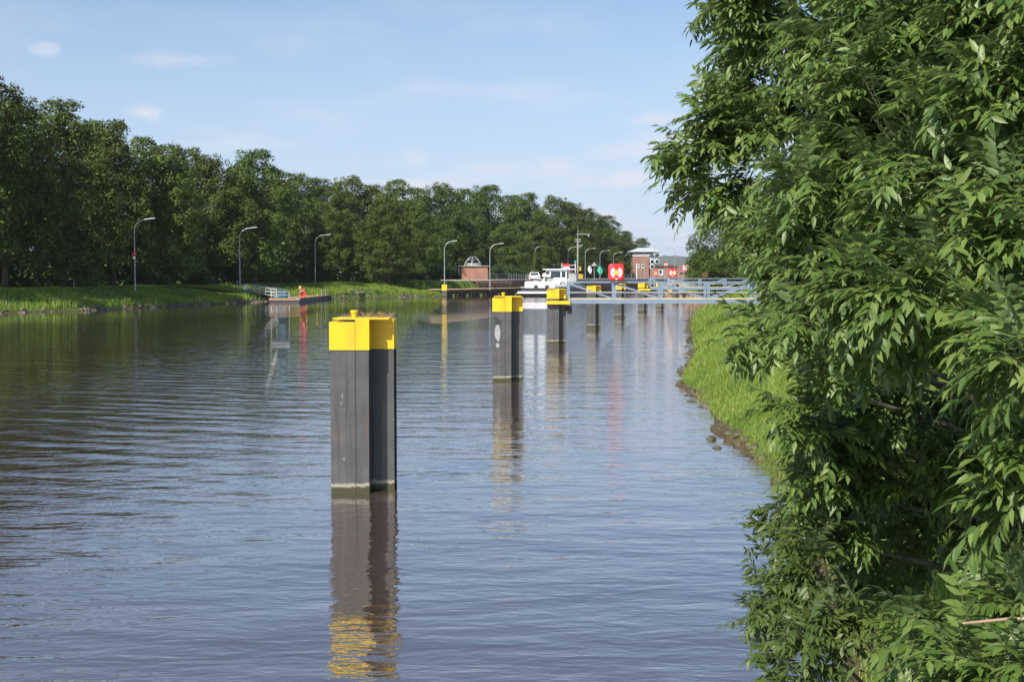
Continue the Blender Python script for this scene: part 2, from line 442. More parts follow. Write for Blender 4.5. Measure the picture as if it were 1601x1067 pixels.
class MB:
    def __init__(s): s.v = []; s.f = []
    def add(s, vs, fs):
        n = len(s.v); s.v += [tuple(p) for p in vs]; s.f += [tuple(i + n for i in f) for f in fs]; return s
    def box(s, c, d, rz=0, rx=0, ry=0):
        R = Matrix.Rotation(rz, 3, 'Z') @ Matrix.Rotation(ry, 3, 'Y') @ Matrix.Rotation(rx, 3, 'X')
        c = Vector(c)
        vs = [c + R @ Vector((x * d[0] / 2, y * d[1] / 2, z * d[2] / 2)) for x in (-1, 1) for y in (-1, 1) for z in (-1, 1)]
        return s.add(vs, [(0, 1, 3, 2), (4, 6, 7, 5), (0, 4, 5, 1), (2, 3, 7, 6), (0, 2, 6, 4), (1, 5, 7, 3)])
    def bevbox(s, c, d, b=.01, rz=0):
        # box with chamfered vertical edges and top
        x, y, z = d[0] / 2, d[1] / 2, d[2]
        pts = [(-x + b, -y), (x - b, -y), (x, -y + b), (x, y - b), (x - b, y), (-x + b, y), (-x, y - b), (-x, -y + b)]
        pin = [(p[0] * (1 - b / x), p[1] * (1 - b / y)) for p in pts]
        R = Matrix.Rotation(rz, 3, 'Z'); c = Vector(c)
        vs = [c + R @ Vector((*p, -z / 2)) for p in pts] + [c + R @ Vector((*p, z / 2 - b)) for p in pts] + [c + R @ Vector((*p, z / 2)) for p in pin]
        fs = [tuple(range(7, -1, -1)), tuple(range(16, 24))]
        for k in (0, 8):
            for i in range(8): j = (i + 1) % 8; fs.append((k + i, k + j, k + 8 + j, k + 8 + i))
        return s.add(vs, fs)
    def bar(s, a, b, wx, wz=None):     # rectangular bar between two points
        a, b = Vector(a), Vector(b); wz = wz or wx
        d = (b - a).normalized()
        up = Vector((0, 0, 1)) if abs(d.z) < .95 else Vector((0, 1, 0))
        sd = d.cross(up).normalized(); u = sd.cross(d)
        vs = [p + sd * (wx / 2 * i) + u * (wz / 2 * j) for p in (a, b) for i, j in ((-1, -1), (1, -1), (1, 1), (-1, 1))]
        return s.add(vs, [(3, 2, 1, 0), (4, 5, 6, 7), (0, 1, 5, 4), (1, 2, 6, 5), (2, 3, 7, 6), (3, 0, 4, 7)])
    def tube(s, pts, r, n=8, cap=True):
        pts = [Vector(p) for p in pts]
        rs = r if isinstance(r, (list, tuple)) else [r] * len(pts)
        base = len(s.v); prev = None; vs = []
        for i, p in enumerate(pts):
            d = (pts[min(i + 1, len(pts) - 1)] - pts[max(i - 1, 0)]).normalized()
            if prev is None:
                u = d.cross(Vector((0, 0, 1)) if abs(d.z) < .9 else Vector((1, 0, 0))).normalized()
            else:
                u = (prev - d * prev.dot(d)).normalized()
            prev = u; v = d.cross(u)
            vs += [p + (u * math.cos(2 * PI * k / n) + v * math.sin(2 * PI * k / n)) * rs[i] for k in range(n)]
        fs = []
        for i in range(len(pts) - 1):
            for k in range(n):
                k2 = (k + 1) % n
                fs.append((i * n + k, i * n + k2, (i + 1) * n + k2, (i + 1) * n + k))
        if cap:
            fs.append(tuple(range(n - 1, -1, -1))); fs.append(tuple((len(pts) - 1) * n + k for k in range(n)))
        return s.add(vs, fs)
    def lathe(s, prof, c=(0, 0, 0), n=16, axis='Z'):
        c = Vector(c); vs = []
        for r, h in prof:
            for k in range(n):
                a = 2 * PI * k / n
                p = Vector((r * math.cos(a), r * math.sin(a), h))
                if axis == 'Y': p = Vector((p.x, -p.z, p.y))
                if axis == 'X': p = Vector((p.z, p.x, p.y))
                vs.append(c + p)
        fs = []
        for i in range(len(prof) - 1):
            for k in range(n):
                k2 = (k + 1) % n; fs.append((i * n + k, i * n + k2, (i + 1) * n + k2, (i + 1) * n + k))
        fs.append(tuple(range(n - 1, -1, -1))); fs.append(tuple((len(prof) - 1) * n + k for k in range(n)))
        return s.add(vs, fs)
    def prism(s, poly, z0, z1):        # polygon in xy, extruded in z (counter-clockwise)
        n = len(poly)
        vs = [(p[0], p[1], z0) for p in poly] + [(p[0], p[1], z1) for p in poly]
        return s.add(vs, [tuple(range(n - 1, -1, -1)), tuple(range(n, 2 * n))] + [(i, (i + 1) % n, n + (i + 1) % n, n + i) for i in range(n)])
    def prism_y(s, poly, y0, y1):      # polygon in xz, extruded along y
        n = len(poly)
        vs = [(p[0], y0, p[1]) for p in poly] + [(p[0], y1, p[1]) for p in poly]
        return s.add(vs, [tuple(range(n)), tuple(range(2 * n - 1, n - 1, -1))] + [((i + 1) % n, i, n + i, n + (i + 1) % n) for i in range(n)])
    def build(s, name, m, parent=None, smooth=False, loc=None):
        me = bpy.data.meshes.new(name); me.from_pydata(s.v, [], s.f); me.update()
        if smooth:
            me.polygons.foreach_set('use_smooth', np.ones(len(me.polygons), dtype=bool))
            me.set_sharp_from_angle(angle=math.radians(40))
        me.materials.append(m)
        o = bpy.data.objects.new(name, me); C.objects.link(o)
        if parent: o.parent = parent
        if loc: o.location = loc
        return o

def tag(o, label=None, cat=None, group=None, kind=None):
    if label: o['label'] = label
    if cat: o['category'] = cat
    if group: o['group'] = group
    if kind: o['kind'] = kind
    return o
def thing(name, label, cat, loc=(0, 0, 0), rz=0, group=None):
    o = bpy.data.objects.new(name, None); o.empty_display_size = .3; C.objects.link(o)
    o.location = loc; o.rotation_euler = (0, 0, rz)
    return tag(o, label, cat, group)
def dup(root, loc, rz, label, scale=None):
    r = root.copy(); C.objects.link(r); r.location = loc; r.rotation_euler = (0, 0, rz); r['label'] = label
    if scale: r.scale = scale
    for ch in list(root.children):
        c = ch.copy(); C.objects.link(c); c.parent = r
        for g in list(ch.children):
            d = g.copy(); C.objects.link(d); d.parent = c
    return r

# ------------------------------------------------------------------ terrain
# outline of the water, anticlockwise from the near right bank
SHORE_R = [(0.6, 4.3), (2.0, 6.5), (2.5, 9), (2.95, 11.5), (3.5, 14.5), (3.95, 18.4), (4.3, 23.2), (4.67, 30), (4.95, 34), (5.1, 39), (5.75, 43.4), (7.2, 51), (8.5, 60.5), (11, 79), (13.3, 95.6), (17.6, 118), (24.5, 146)]
WALL_R = [(27, 160), (22.5, 178), (34, 290), (56, 376), (74, 446), (95, 520)]
WALL_L = [(83, 522), (60, 440), (44, 380), (30, 345), (14.5, 298), (7.5, 262), (3.0, 232), (-11.2, 206)]
SHORE_L = [(-17.5, 197), (-22.3, 190), (-25, 184), (-31, 177), (-32.6, 157), (-34.5, 147), (-37.6, 131), (-40.5, 122), (-45, 111), (-50, 92), (-56, 60), (-62, 10), (-62, -60), (-20, -60), (-14, -10), (-6, 1), (-1.5, 3.2)]
WATER = np.array(SHORE_R + WALL_R + WALL_L + SHORE_L)
WALLSET = {tuple(p) for p in WALL_R + WALL_L}

def sdist(P):
    """signed distance to the water outline, positive on land; also whether the nearest edge is a wall"""
    n = len(WATER); best = np.full(len(P), 1e9); wall = np.zeros(len(P), bool); inside = np.zeros(len(P), bool)
    for i in range(n):
        a = WATER[i]; b = WATER[(i + 1) % n]; ab = b - a
        t = np.clip(((P - a) @ ab) / (ab @ ab), 0, 1)
        d = np.hypot(*(P - a - t[:, None] * ab).T)
        isw = tuple(a) in WALLSET and tuple(b) in WALLSET
        k = d < best; best[k] = d[k]; wall[k] = isw
        c = ((a[1] > P[:, 1]) != (b[1] > P[:, 1]))
        with np.errstate(divide='ignore', invalid='ignore'):
            xi = a[0] + (P[:, 1] - a[1]) * ab[0] / (ab[1] if ab[1] != 0 else 1e-9)
        inside ^= c & (P[:, 0] < xi)
    return np.where(inside, -best, best), wall

def vnoise(x, y, seed=0):
    r = 0
    for k, (fx, fy, ph) in enumerate(((.9, .43, .3), (-.37, .81, 1.7), (.63, -.71, 2.9), (1.7, 1.1, .8), (-1.3, 1.9, 4.1))):
        r = r + np.sin(x * fx + y * fy + ph + seed * 1.3) / (1 + k * .4)
    return r / 3

def smooth(t): t = np.clip(t, 0, 1); return t * t * (3 - 2 * t)
MOUND = at(566, 440, 192)
def height(x, y):
    x = np.atleast_1d(np.asarray(x, float)); y = np.atleast_1d(np.asarray(y, float))
    P = np.stack([x, y], 1)
    s, wall = sdist(P)
    edge = s + .35 * vnoise(x * .9, y * .9) * np.clip(1.2 - np.abs(s) / 4, 0, 1) * (~wall)
    leftside = (x < (y * .115 - 12)) | (x < -14)
    H = np.where(leftside, 2.0, 1.7)
    wdt = np.where(leftside, 8.0, 4.6)
    land = .02 + (H - .02) * (0.30 * smooth(edge / 1.0) * .8 + (1 - .24) * smooth(edge / wdt))
    land = land + .07 * vnoise(x * .8, y * .8, 2) * smooth(edge / 2)
    q = (np.hypot((x - MOUND.x) / 6, (y - MOUND.y) / 7)); land = land + .75 * np.exp(-q * q)
    far = smooth((y - 196) / 8) * leftside
    wl = np.where(leftside, np.where(s < 3.2, .95, .95 + 1.5 * smooth((s - 3.2) / .5)), 1.45)
    land = np.where(wall, np.where(s < .4, -1.0, wl), land)
    water = -1.3 * smooth(-edge / 3.0) - .02
    z = np.where(edge > 0, land, water)
    return z

def th(x, y): return float(height([x], [y])[0])

def terrain():
    rs = np.concatenate([[.3], np.geomspace(1.5, 40, 190), np.geomspace(40.7, 300, 330), np.geomspace(305, 7000, 80)])
    ang = np.concatenate([np.radians(np.arange(-180, -34, 4)), np.radians(np.arange(-34, 34, .155)), np.radians(np.arange(34, 180, 4))])
    R, A = np.meshgrid(rs, ang, indexing='ij')
    x = (R * np.sin(A)).ravel(); y = (R * np.cos(A)).ravel()
    z = height(x, y)
    d = np.hypot(x, y)
    z = z + np.where(d > 600, 6 * smooth((d - 600) / 3000) * (1 + vnoise(x * .002, y * .002)), 0)
    nr, na = len(rs), len(ang)
    i = np.arange(nr - 1)[:, None]; j = np.arange(na)[None, :]; j2 = (j + 1) % na
    q = np.stack([(i * na + j), (i * na + j2), ((i + 1) * na + j2), ((i + 1) * na + j)], -1).reshape(-1, 4)[:, ::-1]
    o = np_obj('ground', np.stack([x, y, z], 1), [q], M['ground'], smooth=True)
    tag(o, kind='structure')
terrain()

# water sheet
wb = MB().add([(-400, -120, 0), (500, -120, 0), (500, 900, 0), (-400, 900, 0)], [(0, 1, 2, 3)])
tag(wb.build('water', M['water']), kind='structure')

# wooded hills on the horizon
def hills():
    n = 90; V = []; Fc = []
    for i in range(n + 1):
        px = 700 + (1500 - 700) * i / n
        d = 4200
        top = 431 - 26 * math.exp(-((px - 1085) / 70) ** 2) - 13 * math.exp(-((px - 1010) / 60) ** 2) - 1 - 2 * math.sin(px * .05) - 1.2 * math.sin(px * .31) - .8 * math.sin(px * .83 + 1)
        p = at(px, top, d)
        for k, (dd, zz) in enumerate(((-500, 0), (-260, .55), (0, 1), (300, .8), (900, 0))):
            V.append((p.x * (1 + dd / d), d + dd, max(0, p.z * zz)))
    for i in range(n):
        for k in range(4):
            a = i * 5 + k; Fc.append((a, a + 5, a + 6, a + 1))
    o = np_obj('hills', V, [np.array(Fc)], M['hill'], smooth=True); tag(o, kind='structure')
hills()

# ------------------------------------------------------------------ grass and stones
def blades(name, pts, hts, wid, m, lean=.5, seg=2):
    n = len(pts); rg = np.random.default_rng(5)
    a = rg.uniform(0, 2 * PI, n); la = rg.uniform(0, 2 * PI, n); ll = rg.uniform(.1, lean, n) * hts
    sd = np.stack([np.cos(a), np.sin(a), np.zeros(n)], 1) * (wid * rg.uniform(.6, 1.3, n))[:, None] / 2
    ld = np.stack([np.cos(la), np.sin(la), np.zeros(n)], 1) * ll[:, None]
    up = np.array([0, 0, 1.0])
    base = pts - up * .03
    mid = base + up * (hts * .6)[:, None] + ld * .3
    tip = base + up * (hts * rg.uniform(.8, 1, n))[:, None] + ld
    V = np.stack([base - sd, base + sd, mid + sd * .8, mid - sd * .8, tip], 1).reshape(-1, 3)
    k = np.arange(n)[:, None] * 5
    return np_obj(name, V, [k + np.array([[0, 1, 2, 3]]), k + np.array([[3, 2, 4]])], m)

def scatter(n, xr, yr, smin, smax, side, seed, dens=None):
    rg = np.random.default_rng(seed)
    x = rg.uniform(*xr, n); y = rg.uniform(*yr, n)
    s, wall = sdist(np.stack([x, y], 1))
    k = (s > smin) & (s < smax) & (~wall) & side(x, y)
    if dens is not None: k &= rg.uniform(0, 1, n) < dens(x, y, s)
    x, y, s = x[k], y[k], s[k]
    return np.stack([x, y, height(x, y)], 1), s

right = lambda x, y: (x > 0) & (x > y * .1 - 1)
gp, gs, gh, gw = [], [], [], []
for (n, yr, xr, hh, ww) in ((520000, (9, 26), (2, 13), .20, .009), (420000, (26, 50), (3, 18), .24, .016), (300000, (50, 90), (5, 26), .30, .032), (160000, (90, 150), (9, 40), .36, .06)):
    p, s = scatter(n, xr, yr, .08, 9, right, int(yr[0]), lambda x, y, s: .35 + .65 * smooth(s / .9) * np.clip(.75 + .5 * vnoise(x * 2, y * 2), .25, 1))
    gp.append(p); gh.append(hh * (1 + .5 * vnoise(p[:, 0] * 1.7, p[:, 1] * 1.1) + .3 * vnoise(p[:, 0] * 5, p[:, 1] * 4, 3)) * RNG.choice([.8, 1, 1.7], len(p), p=[.5, .42, .08]) * np.clip(.5 + s * .5, .5, 1)); gw.append(np.full(len(p), ww))
gp = np.concatenate(gp); gh = np.concatenate(gh); gw = np.concatenate(gw)
g1 = blades('grass', gp, gh, gw, M['grass_right'], .7)
tag(g1, 'bright green grass covering the sloping right bank', 'grass', kind='stuff')

left = lambda x, y: (x < -9)
p, s = scatter(420000, (-75, -9), (85, 206), .25, 13, left, 3, lambda x, y, s: np.clip(.55 + .6 * vnoise(x * .6, y * .6, 4), .15, 1))
g2 = blades('grass', p, .40 * np.clip(1 + .5 * vnoise(p[:, 0], p[:, 1]) + .5 * vnoise(p[:, 0] * .5, p[:, 1] * .3, 6), .3, 2.2) * np.clip(1.5 - s * .12, .6, 1.4), np.full(len(p), .06), M['grass_left'], .7)
tag(g2, 'tall green grass on the far left bank below the woods', 'grass', kind='stuff')
# dry straw and weeds at the water's edge
p, s = scatter(60000, (2, 20), (12, 110), .05, .55, right, 8, lambda x, y, s: .25 * (vnoise(x * 1.3, y * .8, 7) > .1))
tag(blades('dry_grass', p, np.full(len(p), .16), np.full(len(p), .008) + p[:, 1] * .0004, M['straw'], 1.2), 'dry straw coloured stalks along the waterline of the right bank', 'dry grass', kind='stuff')

def ico():
    import bmesh
    bm = bmesh.new(); bmesh.ops.create_icosphere(bm, subdivisions=2, radius=1)
    v = np.array([x.co[:] for x in bm.verts]); f = np.array([[q.index for q in x.verts] for x in bm.faces]); bm.free(); return v, f
IV, IF = ico()
def rock_verts(rg, size):
    v = IV.copy()
    for _ in range(9):
        d = rg.normal(size=3); d /= np.linalg.norm(d); c = rg.uniform(.55, .9)
        k = v @ d > c; v[k] -= np.outer(v[k] @ d - c, d)
    v *= rg.uniform(.6, 1.1, 3) * np.array([1, 1, .6]) * size
    a = rg.uniform(0, 6.28); R = np.array([[math.cos(a), -math.sin(a), 0], [math.sin(a), math.cos(a), 0], [0, 0, 1]])
    return v @ R.T
def rubble(name, label, pts, sizes, m):
    rg = np.random.default_rng(4); V = []; Fa = []
    for i, (p, s) in enumerate(zip(pts, sizes)):
        V.append(rock_verts(rg, s) + p); Fa.append(IF + i * len(IV))
    return tag(np_obj(name, np.concatenate(V), [np.concatenate(Fa)], m), label, 'stones', kind='stuff')
p, s = scatter(300000, (1.5, 20), (8, 115), -.25, .22, right, 21, lambda x, y, s: .05 * np.clip(.4 + vnoise(x * 1.9, y * .9, 3), 0.03, 1))
p[:, 2] = np.maximum(p[:, 2], -.06)
rubble('shore_stones', 'brown wet rubble stones lining the edge of the right bank', p[:1500], RNG.uniform(.05, .15, len(p[:1500])) * (1 + p[:1500, 1] / 90), M['rock_wet'])
p, s = scatter(200000, (-66, -12), (80, 204), -.3, .8, left, 22, lambda x, y, s: .25 * np.clip(.5 + vnoise(x * .7, y * .5, 5), .05, 1))
p[:, 2] = np.maximum(p[:, 2], -.02)
rubble('shore_stones', 'pale rubble stones along the foot of the left bank', p[:1500], RNG.uniform(.12, .36, len(p[:1500])), M['rock'])
for (px, py, s_, lb) in ((1112, 688, .17, 'larger round wet stone standing clear in the water off the right bank'), (1121, 701, .11, 'smaller wet stone in the water just below the larger round one'), (1066, 582, .26, 'flat mossy stone at the tip of the little point on the right bank')):
    q = gnd(px, py)
    o = np_obj('rock', rock_verts(np.random.default_rng(int(px)), s_), [IF], M['rock_wet']); o.location = (q.x, q.y, .01)
    tag(o, lb, 'rock')
for (px, d_, s_, lb) in ((560, 189, .5, 'pale boulder on top of the grassy mound on the left bank'), (588, 188, .32, 'small pale stone right of the boulder on the grassy mound')):
    x_ = X(px, d_)
    o = np_obj('rock', rock_verts(np.random.default_rng(int(px)), s_), [IF], M['rock']); o.location = (x_, d_, th(x_, d_) + s_ * .25)
    tag(o, lb, 'rock')

# path on the left bank
def ribbon(name, pts, wd, m, dz=.03):
    V = []; n = len(pts)
    for i, p in enumerate(pts):
        a = Vector(pts[max(i - 1, 0)]); b = Vector(pts[min(i + 1, n - 1)]); t = (b - a).normalized(); sd = Vector((-t.y, t.x)) * wd / 2
        for q in (Vector(p) - sd, Vector(p) + sd):
            V.append((q.x, q.y, th(p[0], p[1]) + dz))
    Fa = [(2 * i, 2 * i + 1, 2 * i + 3, 2 * i + 2) for i in range(n - 1)]
    return np_obj(name, V, [np.array(Fa)[:, ::-1]], m)
pp = []
for i in range(60):
    t_ = i / 59; pp.append((-66 + 52 * t_ - 3 * math.sin(t_ * 3), 96 + 104 * t_))
tag(ribbon('path', pp, 2.4, M['asphalt'], .10), kind='structure')

# ------------------------------------------------------------------ mooring piles
# local frame: front face towards the camera (-y)
def pile_parts(root, H=2.64, capH=.46, bollard=True, seed=0, bx=-.16):
    s = MB()
    s.prism([(-.485, -.37), (.095, -.37), (.095, .03), (-.485, .03)][0:4], -1.6, H - capH)
    s.prism([(-.30, .03), (.27, .03), (.27, .33), (-.30, .33)], -1.6, H - capH)
    s.prism([(.095, -.03), (.44, -.03), (.44, .01), (.27, .01), (.27, .05), (.095, .05)], -1.6, H - capH)
    s.prism([(-.485, .33), (.44, .33), (.44, .37), (-.485, .37)], -1.6, H - capH)
    sh = s.build('shaft', M['pile'], root)
    seam = MB()
    seam.prism([(-.112, -.374), (-.104, -.374), (-.104, -.366), (-.112, -.366)], -1.0, H - capH)
    seam.build('seam', M['black'], sh)
    c = MB()
    e = .012
    c.prism([(-.485 - e, -.37 - e), (-.11, -.37 - e), (-.11, .37 + e), (-.485 - e, .37 + e)], H - capH, H - .035)
    c.prism([(-.104, -.37 - e), (.095 + e, -.37 - e), (.095 + e, -.03 - e), (.44 + e, -.03 - e), (.44 + e, .37 + e), (-.104, .37 + e)], H - capH, H)
    c.prism([(.43, -.12), (.44 + e, -.12), (.44 + e, -.03 - e), (.43, -.03 - e)], H - capH, H - .001)
    cap = c.build('cap', M['yellow'], root)
    p = MB(); p.bevbox((-.02, 0, H + .012), (.86, .70, .022), .008); p.build('cap_plate', M['yellow'], root)
    if bollard:
        b = MB(); b.lathe([(.045, 0), (.045, .07), (.062, .075), (.062, .105), (.05, .115)], (bx, -.05, H + .02), 16); b.build('bollard', M['yellow'], root, smooth=True)

PILES = [  # px of centre, py waterline, label
    (569, 771, 'nearest and largest mooring pile, yellow cap topped with dry weeds', True, True),
    (795, 596, 'second mooring pile from the camera, scuffed pale patch below its cap', True, False),
    (871, 537, 'third mooring pile, with yellow shelf carrying the end of the footbridge', False, False),
    (929, 511, 'fourth mooring pile, seen behind the first panel of the footbridge', False, False),
    (970, 494.5, 'fifth mooring pile, standing right under the big red lifebuoy case', False, False),
    (1006, 486.5, 'sixth mooring pile, carrying the end of the farther footbridge', False, False),
    (1033, 480, 'seventh mooring pile, behind the third post of the near footbridge', False, False),
    (1057, 470, 'farthest mooring pile, below the smaller red lifebuoy case', False, False)]
pile_pos = []
for (px, py, lb, bol, seam) in PILES:
    g = gnd(px, py); pile_pos.append(g)
    r = thing('mooring_pile', lb, 'mooring pile', (g.x, g.y + .3, 0), -.02 - g.x * .004, 'mooring piles in a row along the canal')
    pile_parts(r, bollard=bol)
# scraped patch on pile two
pr = [o for o in C.objects if o.name.startswith('mooring_pile')][1]
m_ = MB(); rg = random.Random(3)
def blob(cx, cz, rx, rz, n=18):
    return [(cx + math.cos(2 * PI * k / n) * rx * rg.uniform(.7, 1.1), cz + math.sin(2 * PI * k / n) * rz * rg.uniform(.75, 1.1)) for k in range(n)]
for (a, b, c_, d_) in ((-.33, 1.52, .10, .27), (-.33, 1.12, .06, .08)):
    m_.prism_y(blob(a, b, c_, d_), -.3725, -.3705)
m_.build('scraped_paint', mat('scraped_paint', (.34, .36, .36), .7, noise=(12, (.2, .2, .2), .45, .65)), pr)
m_ = MB(); m_.prism_y([(-.46, 1.95), (-.40, 2.05), (-.20, 1.86), (-.19, 1.80), (-.40, 1.78)], -.3735, -.371)
m_.build('graffiti_mark', mat('dark_smear', (.03, .03, .032), .6), pr)
# dry weeds on pile one
g = pile_pos[0]
wd = MB(); rg = random.Random(9)
for i in range(90):
    x0 = rg.uniform(-.05, .42) ; y0 = rg.uniform(-.05, .33); a = rg.uniform(0, 6.28); h = rg.uniform(.03, .10); l = rg.uniform(.02, .09)
    wd.tube([(x0, y0, 0), (x0 + math.cos(a) * l * .4, y0 + math.sin(a) * l * .4, h * .7), (x0 + math.cos(a) * l, y0 + math.sin(a) * l, h)], [.0035, .003, .0015], 4)
for i in range(26):
    x0 = rg.uniform(-.36, -.2); y0 = rg.uniform(-.1, .3); a = rg.uniform(0, 6.28); h = rg.uniform(.03, .07)
    wd.tube([(x0, y0, 0), (x0 + math.cos(a) * .03, y0 + math.sin(a) * .03, h)], [.003, .0015], 4)
tag(wd.build('dry_weeds', M['straw'], loc=(g.x, g.y + .3, 2.66)), 'dry brown weeds sprouting on top of the nearest mooring pile', 'weeds')
# shelf brackets on the piles that carry footbridges
def shelf(i):
    r = [o for o in C.objects if o.name.startswith('mooring_pile')][i]
    sb = MB(); sb.box((.06, -.12, 1.93), (1.15, .95, .035)); sb.box((.06, -.60, 2.0), (1.15, .03, .17)); sb.box((.62, -.12, 1.995), (.03, .93, .16))
    sb.build('shelf', M['yellow'], r)
    br = MB(); br.box((.62, .0, 1.62), (.22, .5, .42)); br.box((.47, .0, 1.72), (.1, .3, .3)); br.build('bracket', M['black'], r)
shelf(2); shelf(5)

# ------------------------------------------------------------------ footbridges
def footbridge(name, label, a, posts, wdt, h, z0, flip_from, scale=1.0, rise=0.0):
    """a: start point of the near truss; posts: x offsets of the uprights"""
    r = thing(name, label, 'footbridge', (a.x, a.y, 0))
    L = posts[-1]
    for k, y in ((0, 0), (1, wdt)):
        nm = 'truss'
        t = MB()
        t.box((L / 2, y, z0 + .125), (L, .10, .21))
        t.box((L / 2, y, z0 + h - .04), (L + .06, .08, .07))
        for i, x in enumerate(posts):
            wpx = .12 if i else .11
            t.box((x, y, z0 + h / 2), (wpx, .085, h - .02))
        for i in range(len(posts) - 1):
            x0, x1 = posts[i], posts[i + 1]
            if i < flip_from: t.bar((x0 + .06, y - .01, z0 + h - .12), (x1 - .08, y - .01, z0 + .26), .05, .075)
            else: t.bar((x1 - .06, y - .01, z0 + h - .12), (x0 + .08, y - .01, z0 + .26), .05, .075)
        o = t.build(nm, M['blue_steel'], r)
        q = MB(); q.box((L / 2, y - .06, z0 + .56), (L, .03, .045)); q.build('rail', M['galv'], o)
        e = MB(); e.box((L / 2, y - .055, z0 + .255), (L, .02, .03)); e.build('edge_strip', M['deck_edge'], o)
    d = MB(); d.box((L / 2, wdt / 2, z0 + .20), (L, wdt - .12, .04)); d.build('deck', M['deck'], r)
    for i, x in enumerate(posts):
        pass
    for x in posts: MB().box((x, wdt / 2, z0 + .06), (.10, wdt - .12, .10)).build('crossbeam', M['blue_steel'], r)
    return r
D3 = pile_pos[2].y
st = at(889, 471, D3 - .15)
offs = [at(px, 471, D3).x - at(889, 471, D3).x for px in (889, 961, 1034, 1107, 1180, 1253)]
footbridge('footbridge', 'near blue grey steel truss footbridge from the third pile to the right bank', Vector((st.x, st.y, 0)), offs, 1.15, 1.10, Z(475.5, D3), 3)
D6 = pile_pos[5].y
st2 = at(1017, 451, D6 - .15)
offs2 = [i * 2.35 for i in range(5)]
footbridge('footbridge', 'farther blue grey truss footbridge seen behind the near one', Vector((st2.x, st2.y, 0)), offs2, 1.15, 1.10, Z(453.5, D6), 2)
for (x, d, lb) in ((st.x + offs[-1] + .2, D3 + .4, 'concrete block under the landward end of the near footbridge'), (st2.x + offs2[-1] + .2, D6 + .4, 'concrete block under the landward end of the farther footbridge')):
    z_ = th(x, d); zz = (Z(475.5, D3) if d < 90 else Z(453.5, D6))
    tag(MB().bevbox((x, d, (z_ - .4 + zz) / 2), (1.3, 1.9, zz - z_ + .4 - .01), .03).build('bridge_abutment', M['concrete']), lb, 'abutment')

# ------------------------------------------------------------------ lifebuoy cases
def rrect(w_, h_, r_, n=6):
    pts = []
    for cx_, cz_, a0 in ((w_ / 2 - r_, h_ / 2 - r_, 0), (-w_ / 2 + r_, h_ / 2 - r_, PI / 2), (-w_ / 2 + r_, -h_ / 2 + r_, PI), (w_ / 2 - r_, -h_ / 2 + r_, 1.5 * PI)):
        for k in range(n + 1):
            a = a0 + PI / 2 * k / n; pts.append((cx_ + r_ * math.cos(a), cz_ + r_ * math.sin(a)))
    return pts
def lifebuoy_case(loc, label, sc=1.0, post=.0, slim=1.0):
    r = thing('lifebuoy_case', label, 'lifebuoy case', loc, 0, 'red lifebuoy cases along the canal')
    r.scale = (sc, sc, sc)
    W_, H_ = .75 * slim, .80
    pts = rrect(W_, H_, .15); n = len(pts); v = []; 
    lay = ((1, .0), (1, -.14), (.95, -.19), (.86, -.215))
    b = MB()
    for k, (s_, y_) in enumerate(lay): v += [(x * s_, y_, z * s_ + H_ / 2 + post) for x, z in pts]
    fs = [tuple(range(n - 1, -1, -1)), tuple((len(lay) - 1) * n + i for i in range(n))]
    for k in range(len(lay) - 1):
        for i in range(n): j = (i + 1) % n; fs.append((k * n + i, k * n + j, (k + 1) * n + j, (k + 1) * n + i))
    b.add(v, fs); sh = b.build('shell', M['red'], r, smooth=True)
    for sg in (-1, 1):                    # white arcs of the ring seen through the windows
        a = MB(); inner, outer, ang = .165, .275, 1.05; poly = []
        for k in range(9): t_ = -ang + 2 * ang * k / 8; poly.append((sg * math.cos(t_) * outer * slim, math.sin(t_) * outer + H_ / 2 + post - .02))
        for k in range(9): t_ = ang - 2 * ang * k / 8; poly.append((sg * math.cos(t_) * inner * slim, math.sin(t_) * inner * .8 + H_ / 2 + post - .02))
        a.prism_y(poly if sg > 0 else poly[::-1], -.235, -.212); a.build('ring_window', M['white_clean'], r)
    c = MB(); c.prism_y([(math.cos(2 * PI * k / 20) * .15 * slim, math.sin(2 * PI * k / 20) * .125 + H_ / 2 + post - .02) for k in range(20)], -.238, -.212); c.build('centre_disc', M['orange'], r)
    MB().box((0, -.226, .09 + post), (.12, .02, .04)).build('latch', M['white_clean'], r)
    MB().box((0, -.02, post - .02), (.10, .08, .10)).build('foot', M['white_clean'], r)
    if post > 0: q = MB(); q.tube([(0, .03, -.1), (0, .03, post + .4)], .035, 8); q.build('post', M['galv'], r)
    return r
lifebuoy_case((X(963.3, D3 - .25), D3 - .25, Z(438.8, D3)), 'large red lifebuoy case standing on the rail of the near footbridge', 1.02)
lifebuoy_case((X(1051, D6 - .25), D6 - .25, Z(433.3, D6)), 'smaller red lifebuoy case on the rail of the farther footbridge')
lifebuoy_case((X(1101.5, 150), 150, Z(441, 150)), 'small red lifebuoy case at the right above the guide wall', .85, .6)
lifebuoy_case((X(1024.5, 350), 350, Z(436, 350)), 'tiny red lifebuoy case at the foot of the brick control tower', 1.5, .6)

